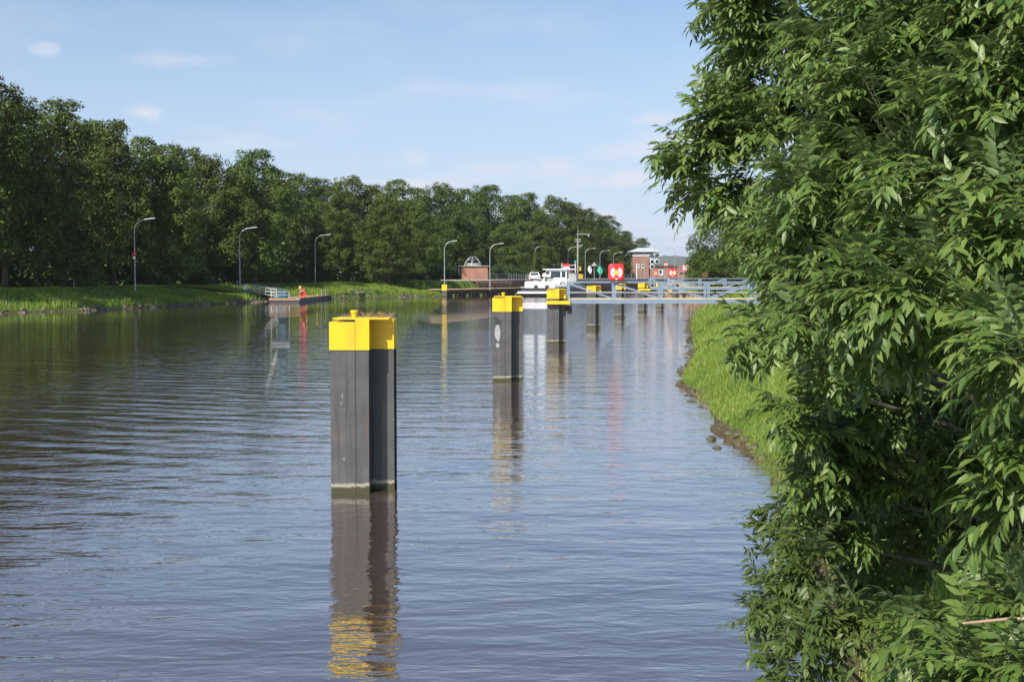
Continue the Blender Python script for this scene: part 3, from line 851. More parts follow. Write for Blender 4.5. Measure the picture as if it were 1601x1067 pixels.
# ------------------------------------------------------------------ quays and sheet pile walls
def corrugated(name, label, path, z0, z1, m, period=.95, depth=.28, group=None):
    V = []; Fa = []; prof = [(0, 0), (.30, 0), (.42, 1), (.80, 1), (.92, 0)]
    acc = 0.0; pts2 = []
    for i in range(len(path) - 1):
        a = Vector(path[i]); b = Vector(path[i + 1]); L = (b - a).length; d = (b - a) / L; nrm = Vector((d.y, -d.x))
        n = max(1, round(L / period)); pr_ = L / n
        for k in range(n):
            for (u, dp) in prof: pts2.append(a + d * ((k + u) * pr_) + nrm * (dp * depth))
        if i == len(path) - 2: pts2.append(b)
    for p in pts2: V += [(p.x, p.y, z0), (p.x, p.y, z1)]
    n = len(pts2)
    Fa = [(2 * i, 2 * i + 2, 2 * i + 3, 2 * i + 1) for i in range(n - 1)]
    o = np_obj(name, V, [np.array(Fa)], m)
    return tag(o, label, 'wall', group)
def offset_path(path, d):
    out = []
    for i, p in enumerate(path):
        a = Vector(path[max(i - 1, 0)]); b = Vector(path[min(i + 1, len(path) - 1)]); t_ = (b - a).normalized()
        out.append((p[0] + t_.y * d, p[1] - t_.x * d))
    return out
def slab(name, path, d0, d1, z0, z1, m):
    A = offset_path(path, d0); B = offset_path(path, d1); V = []; Fa = []
    for a, b in zip(A, B): V += [(*a, z0), (*a, z1), (*b, z1), (*b, z0)]
    for i in range(len(path) - 1):
        for k in range(4): j = (k + 1) % 4; Fa.append((4 * i + k, 4 * i + j, 4 * i + 4 + j, 4 * i + 4 + k))
    n = len(path) - 1
    Fa += [(0, 3, 2, 1), (4 * n, 4 * n + 1, 4 * n + 2, 4 * n + 3)]
    return np_obj(name, V, [np.array(Fa)], m)
LP = [(-11.2, 206), (3.0, 232), (7.5, 262), (14.5, 298), (30, 345), (44, 380), (60, 440), (83, 522)]
RP = [(27, 160), (22.5, 178), (34, 290), (56, 376), (74, 446), (95, 520)]
# low landing in front of the left quay
lo = LP[:3]
tag(slab('landing_stage', lo, 0, -3.3, .95, 1.18, M['tan']), 'low timber topped landing running in front of the left quay', 'landing stage')
corrugated('sheet_pile_wall', 'low dark sheet wall below the timber landing at the left', offset_path(lo, -.35), -1, .95, M['brown_timber'], 1.4, .2)
# high left quay
hi0 = offset_path(LP, -3.3)
hi = [((hi0[0][0] * .45 + hi0[1][0] * .55), (hi0[0][1] * .45 + hi0[1][1] * .55))] + hi0[1:3] + [LP[3], LP[4], LP[5], LP[6], LP[7]]
corrugated('sheet_pile_wall', 'rusty corrugated sheet wall of the left quay behind the white ship', hi, -1, 2.35, M['sheet'])
tag(slab('quay', hi, .05, -7, 2.35, 2.62, M['concrete']), kind='structure')
tag(slab('quay_coping', hi[2:], .55, .06, 1.55, 2.64, M['concrete']), 'thick pale concrete coping of the quay curving behind the near footbridge', 'coping')
# quay railing
def railing(name, label, path, z, h=.95, step=3.3):
    r = thing(name, label, 'railing', (path[0][0], path[0][1], z)); ox, oy = path[0]
    a = MB(); p3 = [(x - ox, y - oy, 0) for x, y in path]
    for hh in (h, h * .52):
        for i in range(len(p3) - 1): a.bar((p3[i][0], p3[i][1], hh), (p3[i + 1][0], p3[i + 1][1], hh), .05, .07)
    a.build('rail', M['galv'], r)
    for i in range(len(p3) - 1):
        A, B = Vector(p3[i]), Vector(p3[i + 1]); n = max(1, int((B - A).length / step))
        for k in range(n):
            q = A.lerp(B, k / n); MB().box((q.x, q.y, h / 2), (.055, .055, h)).build('post', M['galv'], r)
railing('quay_railing', 'pale grey railing on the quay right of the orange brick hut', offset_path(hi[:3], -.5), 2.62, 1.0)
railing('quay_railing', 'thin grey railing along the quay in front of the control tower', offset_path(hi[4:6], -.6), 2.62, 1.0, 3)
# right guide wall
corrugated('sheet_pile_wall', 'pale brown corrugated guide wall on the right behind the footbridges', RP[::-1], -1, 1.05, M['sheet_pale'], 1.25, .35)
tag(slab('guide_wall_coping', RP[:3], .35, -.6, 1.05, 1.22, M['yellow_dull']), 'yellow edged coping on top of the right guide wall', 'coping')
tag(slab('quay', RP[::-1], 0, -7, 1.28, 1.62, M['concrete']) if False else slab('quay', RP, .8, 8, 1.3, 1.6, M['concrete']), kind='structure')
railing('quay_railing', 'grey railing above the right guide wall', offset_path(RP[1:4], 1.2), 1.6, 1.1, 3)

# ------------------------------------------------------------------ street lamps
def lamp(px, topy, armpx, base_z, h, label, d=None, sgn=1):
    ztop = base_z + h
    d = d or (ztop - CAMZ) * F / (431.5 - topy)
    x = X(px, d); L = abs(armpx - px) * d / F
    r = thing('street_lamp', label, 'street lamp', (x, d, base_z - .3), 0 if sgn > 0 else PI, 'street lamps along the canal')
    hh = h + .3; R_ = min(1.3, L * .62)
    pts = [(0, 0, 0), (0, 0, 2.0), (0, 0, hh - R_ - .1)]; rad = [.085, .072, .052]
    for k in range(1, 9):
        a = PI / 2 * k / 8; pts.append((R_ * (1 - math.cos(a)), 0, hh - R_ - .1 + R_ * math.sin(a))); rad.append(.046)
    pts.append((L - .55, 0, hh - .03)); rad.append(.045)
    MB().tube(pts, rad, 8).build('pole', M['galv'], r, smooth=True)
    hd = MB()
    sec = [(L - .72, .05, .045), (L - .55, .13, .07), (L - .2, .15, .08), (L + .05, .10, .05)]
    vs = []; 
    for (x_, wy, hz) in sec:
        zc_ = hh + .0 + (x_ - L) * .08
        vs += [(x_, wy * math.cos(a), zc_ + hz * math.sin(a)) for a in [2 * PI * k / 8 for k in range(8)]]
    fs = [tuple(range(7, -1, -1)), tuple(range(24, 32))]
    for i in range(3):
        for k in range(8): j = (k + 1) % 8; fs.append((i * 8 + k, i * 8 + j, i * 8 + 8 + j, i * 8 + 8 + k))
    hd.add(vs, fs); hd.build('lamp_head', M['lamp_white'], r, smooth=True)
    return r, d
lampA, dA = lamp(211, 342, 243, 1.98, 7.5, 'leftmost street lamp, on the grass bank in front of the dark woods')
lamp(375, 356, 402, 2.05, 7.5, 'street lamp beside the white service post on the left bank')
lamp(493, 367, 517, 2.2, 7.5, 'street lamp half lost against the trees behind the pontoon')
rD, dD = lamp(695, 377, 714, 1.35, 7.5, 'street lamp rising from a yellow footing at the end of the left bank')
lamp(766, 381, 787, 1.18, 7.6, 'street lamp just right of the orange brick hut')
lamp(836, 385, 855, 2.62, 7.4, 'street lamp directly behind the white ship stern')
lamp(888, 386, 907, 2.62, 7.4, 'street lamp just left of the thick radio mast')
lamp(915, 388.5, 931, 2.62, 7.4, 'street lamp just right of the thick radio mast')
lamp(938, 391.5, 954, 2.62, 7.4, 'street lamp with the green flag hanging in front of it')
lamp(959, 395, 973, 2.62, 7.4, 'street lamp rising behind the large red lifebuoy case')
lamp(975, 397.5, 990, 2.62, 7.4, 'street lamp left of the brick control tower')
lamp(1007.5, 385.5, 990, 2.62, 10, 'lamp in front of the control tower with its arm pointing left', d=372, sgn=-1)
lamp(1055, 384.5, 1039, 1.6, 10, 'tall lamp right of the control tower against the sky, arm pointing left', d=375, sgn=-1)
lamp(1083.5, 381, 1065, 1.6, 7.5, 'rightmost lamp, close to the trees on the right bank, arm pointing left', d=232, sgn=-1)
# sign on first lamp
q = MB(); q.box((0, -.12, 3.95), (.42, .03, .34)); q.build('small_sign', M['red_faded'], lampA)
q = MB(); q.box((0, -.13, 3.55), (.30, .03, .24)); q.build('notice_plate', M['white'], lampA)
# yellow footing of lamp D stands in the water
ft = MB(); ft.bevbox((0, 0, .62), (.85, .85, .95), .04); ft.build('yellow_footing', M['yellow'], rD, loc=(0, 0, -.25))
fb = MB(); fb.bevbox((0, 0, 0), (.8, .8, 1.6), .04); fb.build('footing_base', M['pile'], rD, loc=(0, 0, -.93))

# ------------------------------------------------------------------ pontoon
A = gnd(468, 473.5); L_ = 30
ang = math.atan2(188 - A.y, X(522, 188) - A.x)
pt = thing('pontoon', 'low dark floating pontoon with pale railings off the left bank', 'pontoon', (A.x, A.y, 0), ang)
W_ = 3.7
MB().box((L_ / 2, W_ / 2, .13), (L_, W_, .72)).build('hull', M['purple_brown'], pt)
MB().box((L_ / 2, W_ / 2, .52), (L_ + .1, W_ + .1, .06)).build('deck', M['tan'], pt)
MB().box((.0 - .09, W_ / 2, .38), (.06, W_ + .1, .20)).build('fender_board', M['tan'], pt)
rl = MB()
for (x0, x1, y0, y1) in ((.4, 8, 3.5, 3.5), (.4, .4, 1.3, 3.5), (20, 28.5, .25, .25), (20, 28.5, 3.4, 3.4)):
    for hz in (1.35, .98): rl.bar((x0, y0, hz), (x1, y1, hz), .06)
rl.build('railing', M['galv'], pt)
for (x, y) in ((.4, 3.5), (.4, 1.3), (4, 3.5), (8, 3.5), (20, .25), (24, .25), (28.5, .25)):
    MB().box((x, y, .95), (.07, .07, .82)).build('rail_post', M['galv'], pt)
for x in (7.5, 16.5, 27.8):
    MB().lathe([(.09, .55), (.09, .80), (.14, .82), (.14, .88)], (x, .28, 0), 10).build('bollard', M['yellow'], pt)
MB().bevbox((1.2, 2.2, .98), (1.0, .9, .85), .04).build('blue_box', M['blue_paint'], pt)
# lifebuoy on its stand
lb_ = thing('lifebuoy_stand', 'orange red lifebuoy hung on a stand at the near corner of the pontoon', 'lifebuoy', (A.x + .1, A.y + .4, .55))
ring = MB(); n1_, n2_ = 24, 8; vs = []
for i in range(n1_):
    for k in range(n2_):
        a, b = 2 * PI * i / n1_, 2 * PI * k / n2_; rr = .36 + .10 * math.cos(b); vs.append((rr * math.cos(a) + .32, -.10 + .10 * math.sin(b) - .02, rr * math.sin(a) + .48))
ring.add(vs, [(i * 8 + k, ((i + 1) % 24) * 8 + k, ((i + 1) % 24) * 8 + (k + 1) % 8, i * 8 + (k + 1) % 8) for i in range(24) for k in range(8)])
ring.build('ring', M['red_faded'], lb_, smooth=True)
MB().tube([(0, .05, 0), (0, .05, 1.25)], .05, 8).build('post', M['orange'], lb_)
MB().bevbox((-.05, -.02, 1.33), (.26, .2, .34), .03).build('lamp_housing', M['orange'], lb_)
MB().bevbox((.28, .06, .62), (.5, .08, .9), .03).build('backboard', M['red_faded'], lb_)
# gangway from bank to pontoon
ga = at(388, 447, 171); gb = Vector((A.x - 3.4, A.y + 6, .62))
ga.z = th(ga.x, ga.y) + .15
gg = thing('gangway', 'pale blue railed gangway sloping from the left bank to the pontoon', 'gangway', ga)
d_ = gb - ga; sdv = Vector((-d_.y, d_.x, 0)).normalized() * .55
MB().bar((0, 0, 0), d_, 1.1, .08).build('deck', M['deck'], gg)
for sg in (-1, 1):
    m1 = MB()
    for hz in (.5, .95): m1.bar(sdv * sg + Vector((0, 0, hz)), d_ + sdv * sg + Vector((0, 0, hz)), .06)
    for k in range(7): q = d_ * (k / 6) + sdv * sg; m1.bar(q, q + Vector((0, 0, .97)), .05)
    m1.build('handrail', M['white'] if sg < 0 else M['blue_steel'], gg)
# mooring rope
ra = at(362, 459, 152); ra.z = th(ra.x, ra.y) + .5; rb = Vector((A.x - 4.6, A.y + 3.4, .55))
tag(MB().tube([ra.lerp(rb, k / 12) - Vector((0, 0, .35 * math.sin(PI * k / 12))) for k in range(13)], .045, 6).build('mooring_rope', M['rope']), 'dark mooring rope running from the left bank down to the pontoon', 'rope')
# service post beside lamp two and small white marker post
p_ = at(382.5, 446, 165); z_ = th(p_.x, p_.y)
sp = thing('service_post', 'white topped blue service post beside the second lamp on the left bank', 'service post', (p_.x, p_.y, z_ - .1))
MB().bevbox((0, 0, .38), (.36, .36, .76), .03).build('base', M['blue_paint'], sp)
MB().bevbox((0, 0, 1.02), (.42, .42, .50), .05).build('head', M['white_clean'], sp)
MB().bevbox((0, 0, 1.30), (.34, .34, .06), .02).build('lid', M['galv'], sp)
for (px, d, h_, lb) in ((115.5, 138, .85, 'short white marker post on the left bank below the woods'), (371, 166, 1.5, 'thin dark post just left of the second lamp')):
    x_ = X(px, d); z_ = th(x_, d)
    r = thing('marker_post', lb, 'post', (x_, d, z_ - .1))
    MB().tube([(0, 0, 0), (0, 0, h_)], .055, 8).build('post', M['white'] if h_ < 1 else M['galv'], r)
    MB().lathe([(.07, h_), (.07, h_ + .1), (.03, h_ + .14)], (0, 0, 0), 8).build('post_cap', M['galv'], r)

# ------------------------------------------------------------------ brick hut with steel frame dome
d = 243; x0 = X(719.5, d); x1 = X(761, d); zb = 2.4; zt = Z(417, d)
hb = thing('brick_hut', 'low orange brick hut on the left quay with a pale steel frame on its roof', 'hut', ((x0 + x1) / 2, d, zb), .16)
wv_ = x1 - x0; hv = zt - zb; dv = 3.2
MB().box((0, 0, hv / 2), (wv_, dv, hv)).build('wall', M['brick_orange'], hb)
MB().box((-.25, 0, hv + .09), (wv_ + .9, dv + .5, .17)).build('roof', M['concrete'], hb)
MB().box((-wv_ / 2 - .45, -dv / 2, hv / 2 + .5), (.09, .09, hv - 1.0)).build('roof_post', M['white'], hb)
fr = MB(); top = Z(402, d) - zb; bz = hv + .17
for k in range(6):
    a = 2 * PI * k / 6 + .3
    fr.tube([(1.75 * math.cos(a) - .1, 1.4 * math.sin(a), bz), (1.35 * math.cos(a) - .1, 1.1 * math.sin(a), bz + (top - bz) * .55), (.55 * math.cos(a) - .1, .5 * math.sin(a), top)], .06, 6)
for rr, zz in ((1.6, .28), (1.15, .68), (.55, 1.0)):
    pts = [(rr * math.cos(2 * PI * k / 12) - .1, rr * .8 * math.sin(2 * PI * k / 12), bz + (top - bz) * zz) for k in range(13)]
    fr.tube(pts, .05, 5, cap=False)
fr.build('roof_frame', M['galv'], hb)
ms = MB(); ms.lathe([(1.5, 0), (1.1, .35), (.5, .5)], (-.1, 0, bz), 14); ms.build('cowl', M['hull_grey'], hb)
# long dark brick shed behind the ship
d = 318; x0 = X(856, d); x1 = X(897, d); zt = Z(414.5, d)
sh_ = thing('shed', 'long low dark brick shed with a pale flat roof edge behind the ship', 'shed', ((x0 + x1) / 2, d + 2, 2.45))
wv_ = x1 - x0; hv = zt - 2.45
MB().box((0, 0, hv / 2 - .1), (wv_ - .5, 4, hv - .2)).build('wall', mat('dark_brick', (.13, .05, .04), .85, noise=(3, (.08, .035, .03), .4, .6)), sh_)
MB().box((0, 0, hv - .05), (wv_ + .8, 5, .22)).build('roof', M['roof_grey'], sh_)
MB().box((-.8, -2.03, hv * .4), (1.2, .06, 2)).build('door', M['roof_dark'], sh_)

# ------------------------------------------------------------------ control tower
d = 392; x0 = X(989, d); x1 = X(1014.5, d); zb = 2.5; z1 = Z(397, d)
ct = thing('control_tower', 'square brown brick lock control tower with glazed top and pale hipped roof', 'tower', ((x0 + x1) / 2, d + 3, zb))
wv_ = x1 - x0; hv = z1 - zb
zf = Z(400.5, d) - zb
MB().box((0, 0, zf / 2), (wv_, 6, zf)).build('wall', M['brick_brown'], ct)
MB().box((0, 0, (zf + hv) / 2 + .02), (wv_ + .1, 6.1, hv - zf)).build('cornice', M['white_clean'], ct)
gx = X(1023, d) - (x0 + x1) / 2
zg0 = hv + .05; zg1 = Z(393.5, d) - zb
cxg = (X(992, d) + X(1024, d)) / 2 - (x0 + x1) / 2; wg = X(1024, d) - X(992, d)
g_ = MB(); g_.box((cxg, .3, (zg0 + zg1) / 2), (wg, 5.5, zg1 - zg0)); gl = g_.build('glazing', M['glass'], ct)
mu = MB()
for k in range(7): mu.box((cxg - wg / 2 + wg * k / 6, -2.5, (zg0 + zg1) / 2), (.09, .06, zg1 - zg0 - .02))
mu.build('mullions', M['hull_grey'], gl)
ex0, ex1 = X(983, d) - (x0 + x1) / 2, X(1030.5, d) - (x0 + x1) / 2; tz = Z(387.5, d) - zb; ez = zg1
rx0, rx1 = X(999, d) - (x0 + x1) / 2, X(1021, d) - (x0 + x1) / 2
MB().add([(ex0, -4, ez), (ex1, -4, ez), (ex1, 4.4, ez), (ex0, 4.4, ez), (rx0, -.8, tz), (rx1, -.8, tz), (rx1, 1.2, tz), (rx0, 1.2, tz), (ex0, -4, ez - .12), (ex1, -4, ez - .12), (ex1, 4.4, ez - .12), (ex0, 4.4, ez - .12)],
         [(0, 1, 5, 4), (1, 2, 6, 5), (2, 3, 7, 6), (3, 0, 4, 7), (4, 5, 6, 7), (8, 9, 1, 0), (9, 10, 2, 1), (10, 11, 3, 2), (11, 8, 0, 3), (11, 10, 9, 8)]).build('roof', M['roof_grey'], ct)
rr_ = MB(); rr_.box(((rx0 + rx1) / 2, 0, tz + .5), (rx1 - rx0, .06, .06))
for k in range(5): rr_.box((rx0 + (rx1 - rx0) * k / 4, 0, tz + .25), (.06, .06, .5))
rr_.build('roof_rail', M['galv'], ct)
for px in (997, 1005.5):
    wx = X(px, d) - (x0 + x1) / 2; wz = Z(416, d) - zb
    f = MB(); f.box((wx, -3.02, wz), (.92, .06, 1.15)); f_ = f.build('window', M['white_clean'], ct)
    MB().box((wx - .05, -3.06, wz + .05), (.60, .03, .8)).build('pane', M['glass'], f_)
hw = thing('brick_annex', 'low brown brick building with flat dark roof right of the control tower', 'building', (X(1040, d), d + 4, zb))
wv_ = X(1063, d) - X(1016, d); hv = Z(416.5, d) - zb
MB().box((0, 0, hv / 2), (wv_, 7, hv)).build('wall', M['brick_brown'], hw)
MB().box((-.6, 0, hv + .15), (wv_ - 1, 8, .5)).build('roof', M['roof_dark'], hw)
wx = X(1033.5, d) - X(1040, d)
f_ = MB().box((wx, -3.53, Z(426, d) - zb), (1.25, .08, 1.6)).build('window', M['white_clean'], hw)
MB().box((wx - .1, -3.585, Z(425.5, d) - zb), (.8, .03, 1.2)).build('pane', M['glass'], f_)
hw2 = thing('brick_annex', 'long low brick building with hipped roof at the far right of the lock', 'building', (X(1092, 420), 424, 2))
MB().box((0, 0, 1.2), (14, 7, 2.4)).build('wall', M['brick_brown'], hw2)
MB().add([(-7.6, -4, 2.4), (7.6, -4, 2.4), (7.6, 4, 2.4), (-7.6, 4, 2.4), (-5, 0, 3.7), (5, 0, 3.7)], [(0, 1, 5, 4), (1, 2, 5), (2, 3, 4, 5), (3, 0, 4), (3, 2, 1, 0)]).build('roof', mat('tile_roof', (.28, .13, .10), .8), hw2)

# ------------------------------------------------------------------ mast, signals, signs, flags
d = 292; x_ = X(903.3, d)
ma = thing('radio_mast', 'thick grey radio mast with cross arms and thin whip aerials', 'mast', (x_, d, 2.3))
H_ = Z(378, d) - 2.3; Ht = Z(352, d) - 2.3
MB().tube([(0, 0, 0), (0, 0, H_)], [.22, .19], 10).build('pole', M['concrete'], ma, smooth=True)
MB().tube([(0, 0, H_), (0, 0, Z(363, d) - 2.3), (0, 0, Ht)], [.08, .06, .03], 6).build('aerial', M['galv'], ma)
for py, a, b in ((366.2, 900.5, 921), (374.5, 899, 908), (377.5, 899, 908), (384, 901, 911)):
    MB().box(((X(a, d) + X(b, d)) / 2 - x_, 0, Z(py, d) - 2.3), (X(b, d) - X(a, d), .12, .16)).build('cross_arm', M['hull_grey'], ma)
MB().box((X(920, d) - x_, 0, Z(368, d) - 2.3), (.35, .2, .5)).build('floodlight', M['galv'], ma)
MB().box((X(907, d) - x_, -.1, Z(420.5, d) - 2.3), (.45, .25, .9)).build('signal_box', M['yellow_dull'], ma)
d = 285
o = thing('yellow_cabinet', 'mustard yellow cabinet at the foot of the radio mast', 'cabinet', (X(908.5, d), d, 2.6))
MB().bevbox((0, 0, .55), (1.05, .8, 1.1), .04).build('body', M['yellow_dull'], o); MB().box((0, -.42, .55), (.9, .03, .9)).build('door', M['yellow_dull'], o)
d = 282
o = thing('signal_post', 'thin white post with round teal top left of the radio mast', 'signal post', (X(899.5, d), d, 2.3))
MB().tube([(0, 0, 0), (0, 0, Z(411, d) - 2.3)], .09, 8).build('pole', M['white_clean'], o)
MB().lathe([(.05, -.1), (.28, 0), (.28, .12), (.05, .22)], (0, 0, Z(409.5, d) - 2.3), 14, 'Y').build('disc', M['teal'], o)
o = thing('teal_cabinet', 'pale teal cabinet below the thin white signal post', 'cabinet', (X(898, 280), 280, 2.6))
MB().bevbox((0, 0, .45), (1.2, .7, .9), .04).build('body', mat('pale_teal', (.18, .30, .32), .5), o); MB().box((0, -.1, .93), (1.26, .8, .06)).build('lid', M['yellow'], o)
d = 288
fm = thing('flag_mast', 'slim flag mast with a yard carrying one pale and one green flag', 'flag mast', (X(929, d), d, 2.3))
Hm = Z(411.5, d) - 2.3; Hy = Z(416, d) - 2.3
MB().tube([(0, 0, 0), (0, 0, Hm)], .06, 8).build('pole', M['hull_grey'], fm)
MB().box((0, 0, Hy), (X(935.5, d) - X(921.5, d), .08, .08)).build('yard', M['hull_grey'], fm)
MB().lathe([(.75, 0), (.30, .35), (.08, .8)], (0, 0, Hy + .04), 10).build('cone', M['hull_grey'], fm)
def flag(x0_, z0_, w_, h_, m):
    V = []; nx, nz = 7, 8
    for i in range(nx):
        for k in range(nz):
            u, v_ = i / (nx - 1), k / (nz - 1); wid_ = math.sin(PI * min(1, .12 + v_ * .9)) * w_
            V.append((x0_ + (u - .5) * wid_ + .25 * w_ * v_, .12 * math.sin(u * 7 + v_ * 3), z0_ - v_ * h_))
    Fa = [(i * nz + k, i * nz + k + 1, (i + 1) * nz + k + 1, (i + 1) * nz + k) for i in range(nx - 1) for k in range(nz - 1)]
    return V, Fa
V, Fa = flag(X(921.5, d) - X(929, d), Hy, .9, 1.9, 0); np_obj('flag', V, [np.array(Fa)], M['flag_white'], fm, True)
V, Fa = flag(X(937, d) - X(929, d), Hy - .1, 1.2, 2.0, 0); np_obj('flag', V, [np.array(Fa)], M['flag_green'], fm, True)

d = 245
sg_ = thing('traffic_signal', 'lock traffic signal of three black discs with white rims on a mast', 'traffic signal', (X(1023, d), d, 1.2))
xo = X(1023, d)
MB().tube([(0, 0.1, 0), (0, .1, Z(386, d) - 1.2)], .07, 8).build('pole', M['galv'], sg_)
for (px, py) in ((1019.3, 409.3), (1027, 409), (1019.3, 417)):
    c_ = (X(px, d) - xo, -.15, Z(py, d) - 1.2)
    rm = MB().lathe([(.455, -.10), (.455, .04), (.40, .07)], c_, 24, 'Y').build('rim', M['white_clean'], sg_)
    MB().lathe([(.36, .05), (.36, .09), (.30, .10)], c_, 24, 'Y').build('lens', M['mirror'], rm)
bb_ = MB(); bb_.box((0, 0, Z(405, d) - 1.2), (1.4, .08, .08)); bb_.box((0, 0, Z(413, d) - 1.2), (1.3, .08, .08)); bb_.box((.0, .05, Z(398, d) - 1.2), (.5, .12, .4)); bb_.build('frame', M['galv'], sg_)

def board(name, label, px, py, d, w_, h_, style, base=1.5):
    x_ = X(px, d); zc_ = Z(py, d) - base
    r = thing(name, label, 'sign', (x_, d, base))
    ps = MB(); ps.tube([(-w_ * .3, .06, 0), (-w_ * .3, .06, zc_ + h_ * .5)], .04, 6); ps.tube([(w_ * .3, .06, 0), (w_ * .3, .06, zc_ + h_ * .5)], .04, 6)
    ps.build('posts', M['galv'], r)
    bd = MB().box((0, 0, zc_), (w_, .05, h_)).build('board', M['red'] if style != 'white' else M['white_clean'], r)
    if style == 'border':
        MB().box((0, -.035, zc_), (w_ * .74, .02, h_ * .72)).build('face', M['white_clean'], bd)
        MB().box((0, -.055, zc_), (w_ * .5, .02, h_ * .14)).build('bar', M['red'], bd)
    if style == 'band':
        MB().box((0, -.035, zc_), (w_ * .98, .02, h_ * .32)).build('face', M['white_clean'], bd)
    return r
board('waterway_sign', 'square white sign with red border and a dark bar, on twin posts', 1072, 418.5, 230, 1.35, 1.15, 'border')
board('waterway_sign', 'small red and white striped sign above the flat roofed annex', 1041, 413.5, 300, .9, .6, 'band')
board('waterway_sign', 'small red and white striped sign on the quay beside the ship wheelhouse', 885.5, 413.0 + 6, 250, 1.2, 1.6, 'band', 2.6)
board('waterway_sign', 'little white notice at the foot of the rightmost lamp', 1084.5, 426.5, 228, .38, .75, 'white')
d = 300
o = thing('marker_pole', 'white pole with red top in front of the control tower windows', 'pole', (X(995.5, d), d, 2.5))
MB().tube([(0, 0, 0), (0, 0, Z(412, d) - 2.5)], .09, 8).build('pole', M['white_clean'], o); MB().tube([(0, 0, Z(412, d) - 2.5), (0, 0, Z(409, d) - 2.5)], .15, 8).build('top', M['red'], o)

# ------------------------------------------------------------------ ship
HEAD = -math.atan2(15, 84)
sx, sy = X(848, 206), 206.0
ship = thing('cargo_ship', 'white sterned inland cargo ship with low wheelhouse lying in the lock approach', 'ship', (sx, sy, 0), HEAD)
Ls, Ws = 34.0, 7.8
xs = lambda px, dd=206: X(px, dd) - sx
# hull lofted from stern to bow
sect = []
for (y, hw_, hb_, zd) in ((0, .86, .55, 1.0), (1.5, .97, .7, 1.0), (5, 1, .9, 1.02), (12, 1, 1, 1.0), (22, 1, 1, 1.0), (28, .9, .75, 1.15), (32, .55, .35, 1.4), (33.6, .22, .12, 1.6), (34, .05, .02, 1.65)):
    a = Ws / 2
    sect.append([(-a * hw_, y, 1.35 * zd), (-a * hw_ * .995, y, .55), (-a * hb_, y, -.8), (a * hb_, y, -.8), (a * hw_ * .995, y, .55), (a * hw_, y, 1.35 * zd)])
V = [p for s_ in sect for p in s_]; Fa = []
for i in range(len(sect) - 1):
    for k in range(6): j = (k + 1) % 6; Fa.append((i * 6 + k, i * 6 + j, i * 6 + 6 + j, i * 6 + 6 + k))
hmesh = MB().add(V, Fa + [(5, 4, 3, 2, 1, 0)]); hull = hmesh.build('hull', M['dark_hull'], ship)
MB().box((0, 14, 1.42), (Ws + .04, 24, .22)).build('gunwale', M['hull_grey'], ship)
# holds with rounded covers
hc = MB(); poly = [(-3.1, 1.5), (3.1, 1.5), (3.1, 2.1), (2.2, 2.45), (0, 2.6), (-2.2, 2.45), (-3.1, 2.1)]
hc.prism_y(poly, 15, 25); hc.build('hold_cover', M['hull_grey'], ship)
# stern: platform and white superstructure
MB().bevbox((xs(838), .0, .62), (xs(866) - xs(810), 2.0, .30), .06).build('stern_platform', M['white_clean'], ship)
sb_ = MB(); zt = Z(440.3, 206)
sb_.bevbox((xs(846.5), 4.1, (zt + .7) / 2), (xs(875) - xs(818.5), 6.4, zt - .7), .18)
hs_ = sb_.build('aft_house', M['white_clean'], ship)
for px in (836.5, 854):
    v_ = MB().box((xs(px), .88, Z(448.5, 206)), (.72, .05, .62)).build('porthole_window', M['grey_deck'], hs_)
    MB().box((xs(px), .84, Z(448.5, 206)), (.5, .04, .42)).build('pane', M['glass'], v_)
dk = MB().bevbox((xs(877), 5.5, 1.72), (2.3, 9.5, .42), .05).build('side_deck', M['grey_deck'], ship)
# rounded fenders and gear on the starboard quarter
for px, py in ((867, 438), (873, 440), (878, 438.5), (883, 440.5)):
    MB().lathe([(.05, -.3), (.24, -.2), (.30, 0), (.24, .2), (.05, .3)], (xs(px), 2.0, Z(py, 207)), 12).build('fender', M['white_clean'], ship, smooth=True)
MB().box((xs(875), 1.6, Z(447.5, 206)), (2.0, .4, .9)).build('winch_housing', M['grey_deck'], ship)
for px in (868, 874, 880): MB().lathe([(.16, -.1), (.16, .12)], (xs(px), 1.35, Z(447, 206)), 10, 'Y').build('tyre', M['black'], ship)
r_ = MB(); 
for px in (864, 869, 874, 879, 884, 888): r_.tube([(xs(px), 1.0, 1.9), (xs(px), 1.0, Z(436, 206))], .03, 6)
for py in (436, 439): r_.tube([(xs(862), 1.0, Z(py, 206)), (xs(889), 1.0, Z(py, 206))], .03, 6)
r_.build('railing', M['white_clean'], ship)
sr_ = MB()
for z_ in (.45, .9): sr_.tube([(xs(820), .98, zt + z_), (xs(858), .98, zt + z_)], .03, 6)
for k in range(6): sr_.tube([(xs(820 + k * 7.6), .98, zt), (xs(820 + k * 7.6), .98, zt + .9)], .025, 6)
sr_.build('stern_rail', M['galv'], ship)
MB().tube([(xs(866), 9.5, Z(422, 214)), (xs(866), 9.5, Z(411, 214))], [.06, .03], 6).build('signal_mast', M['white_clean'], ship)
MB().lathe([(.14, -.45), (.22, -.38), (.22, .38), (.14, .45)], (xs(858), 1.6, zt + .25), 12, 'X').build('liferaft_canister', M['hull_grey'], ship, smooth=True)
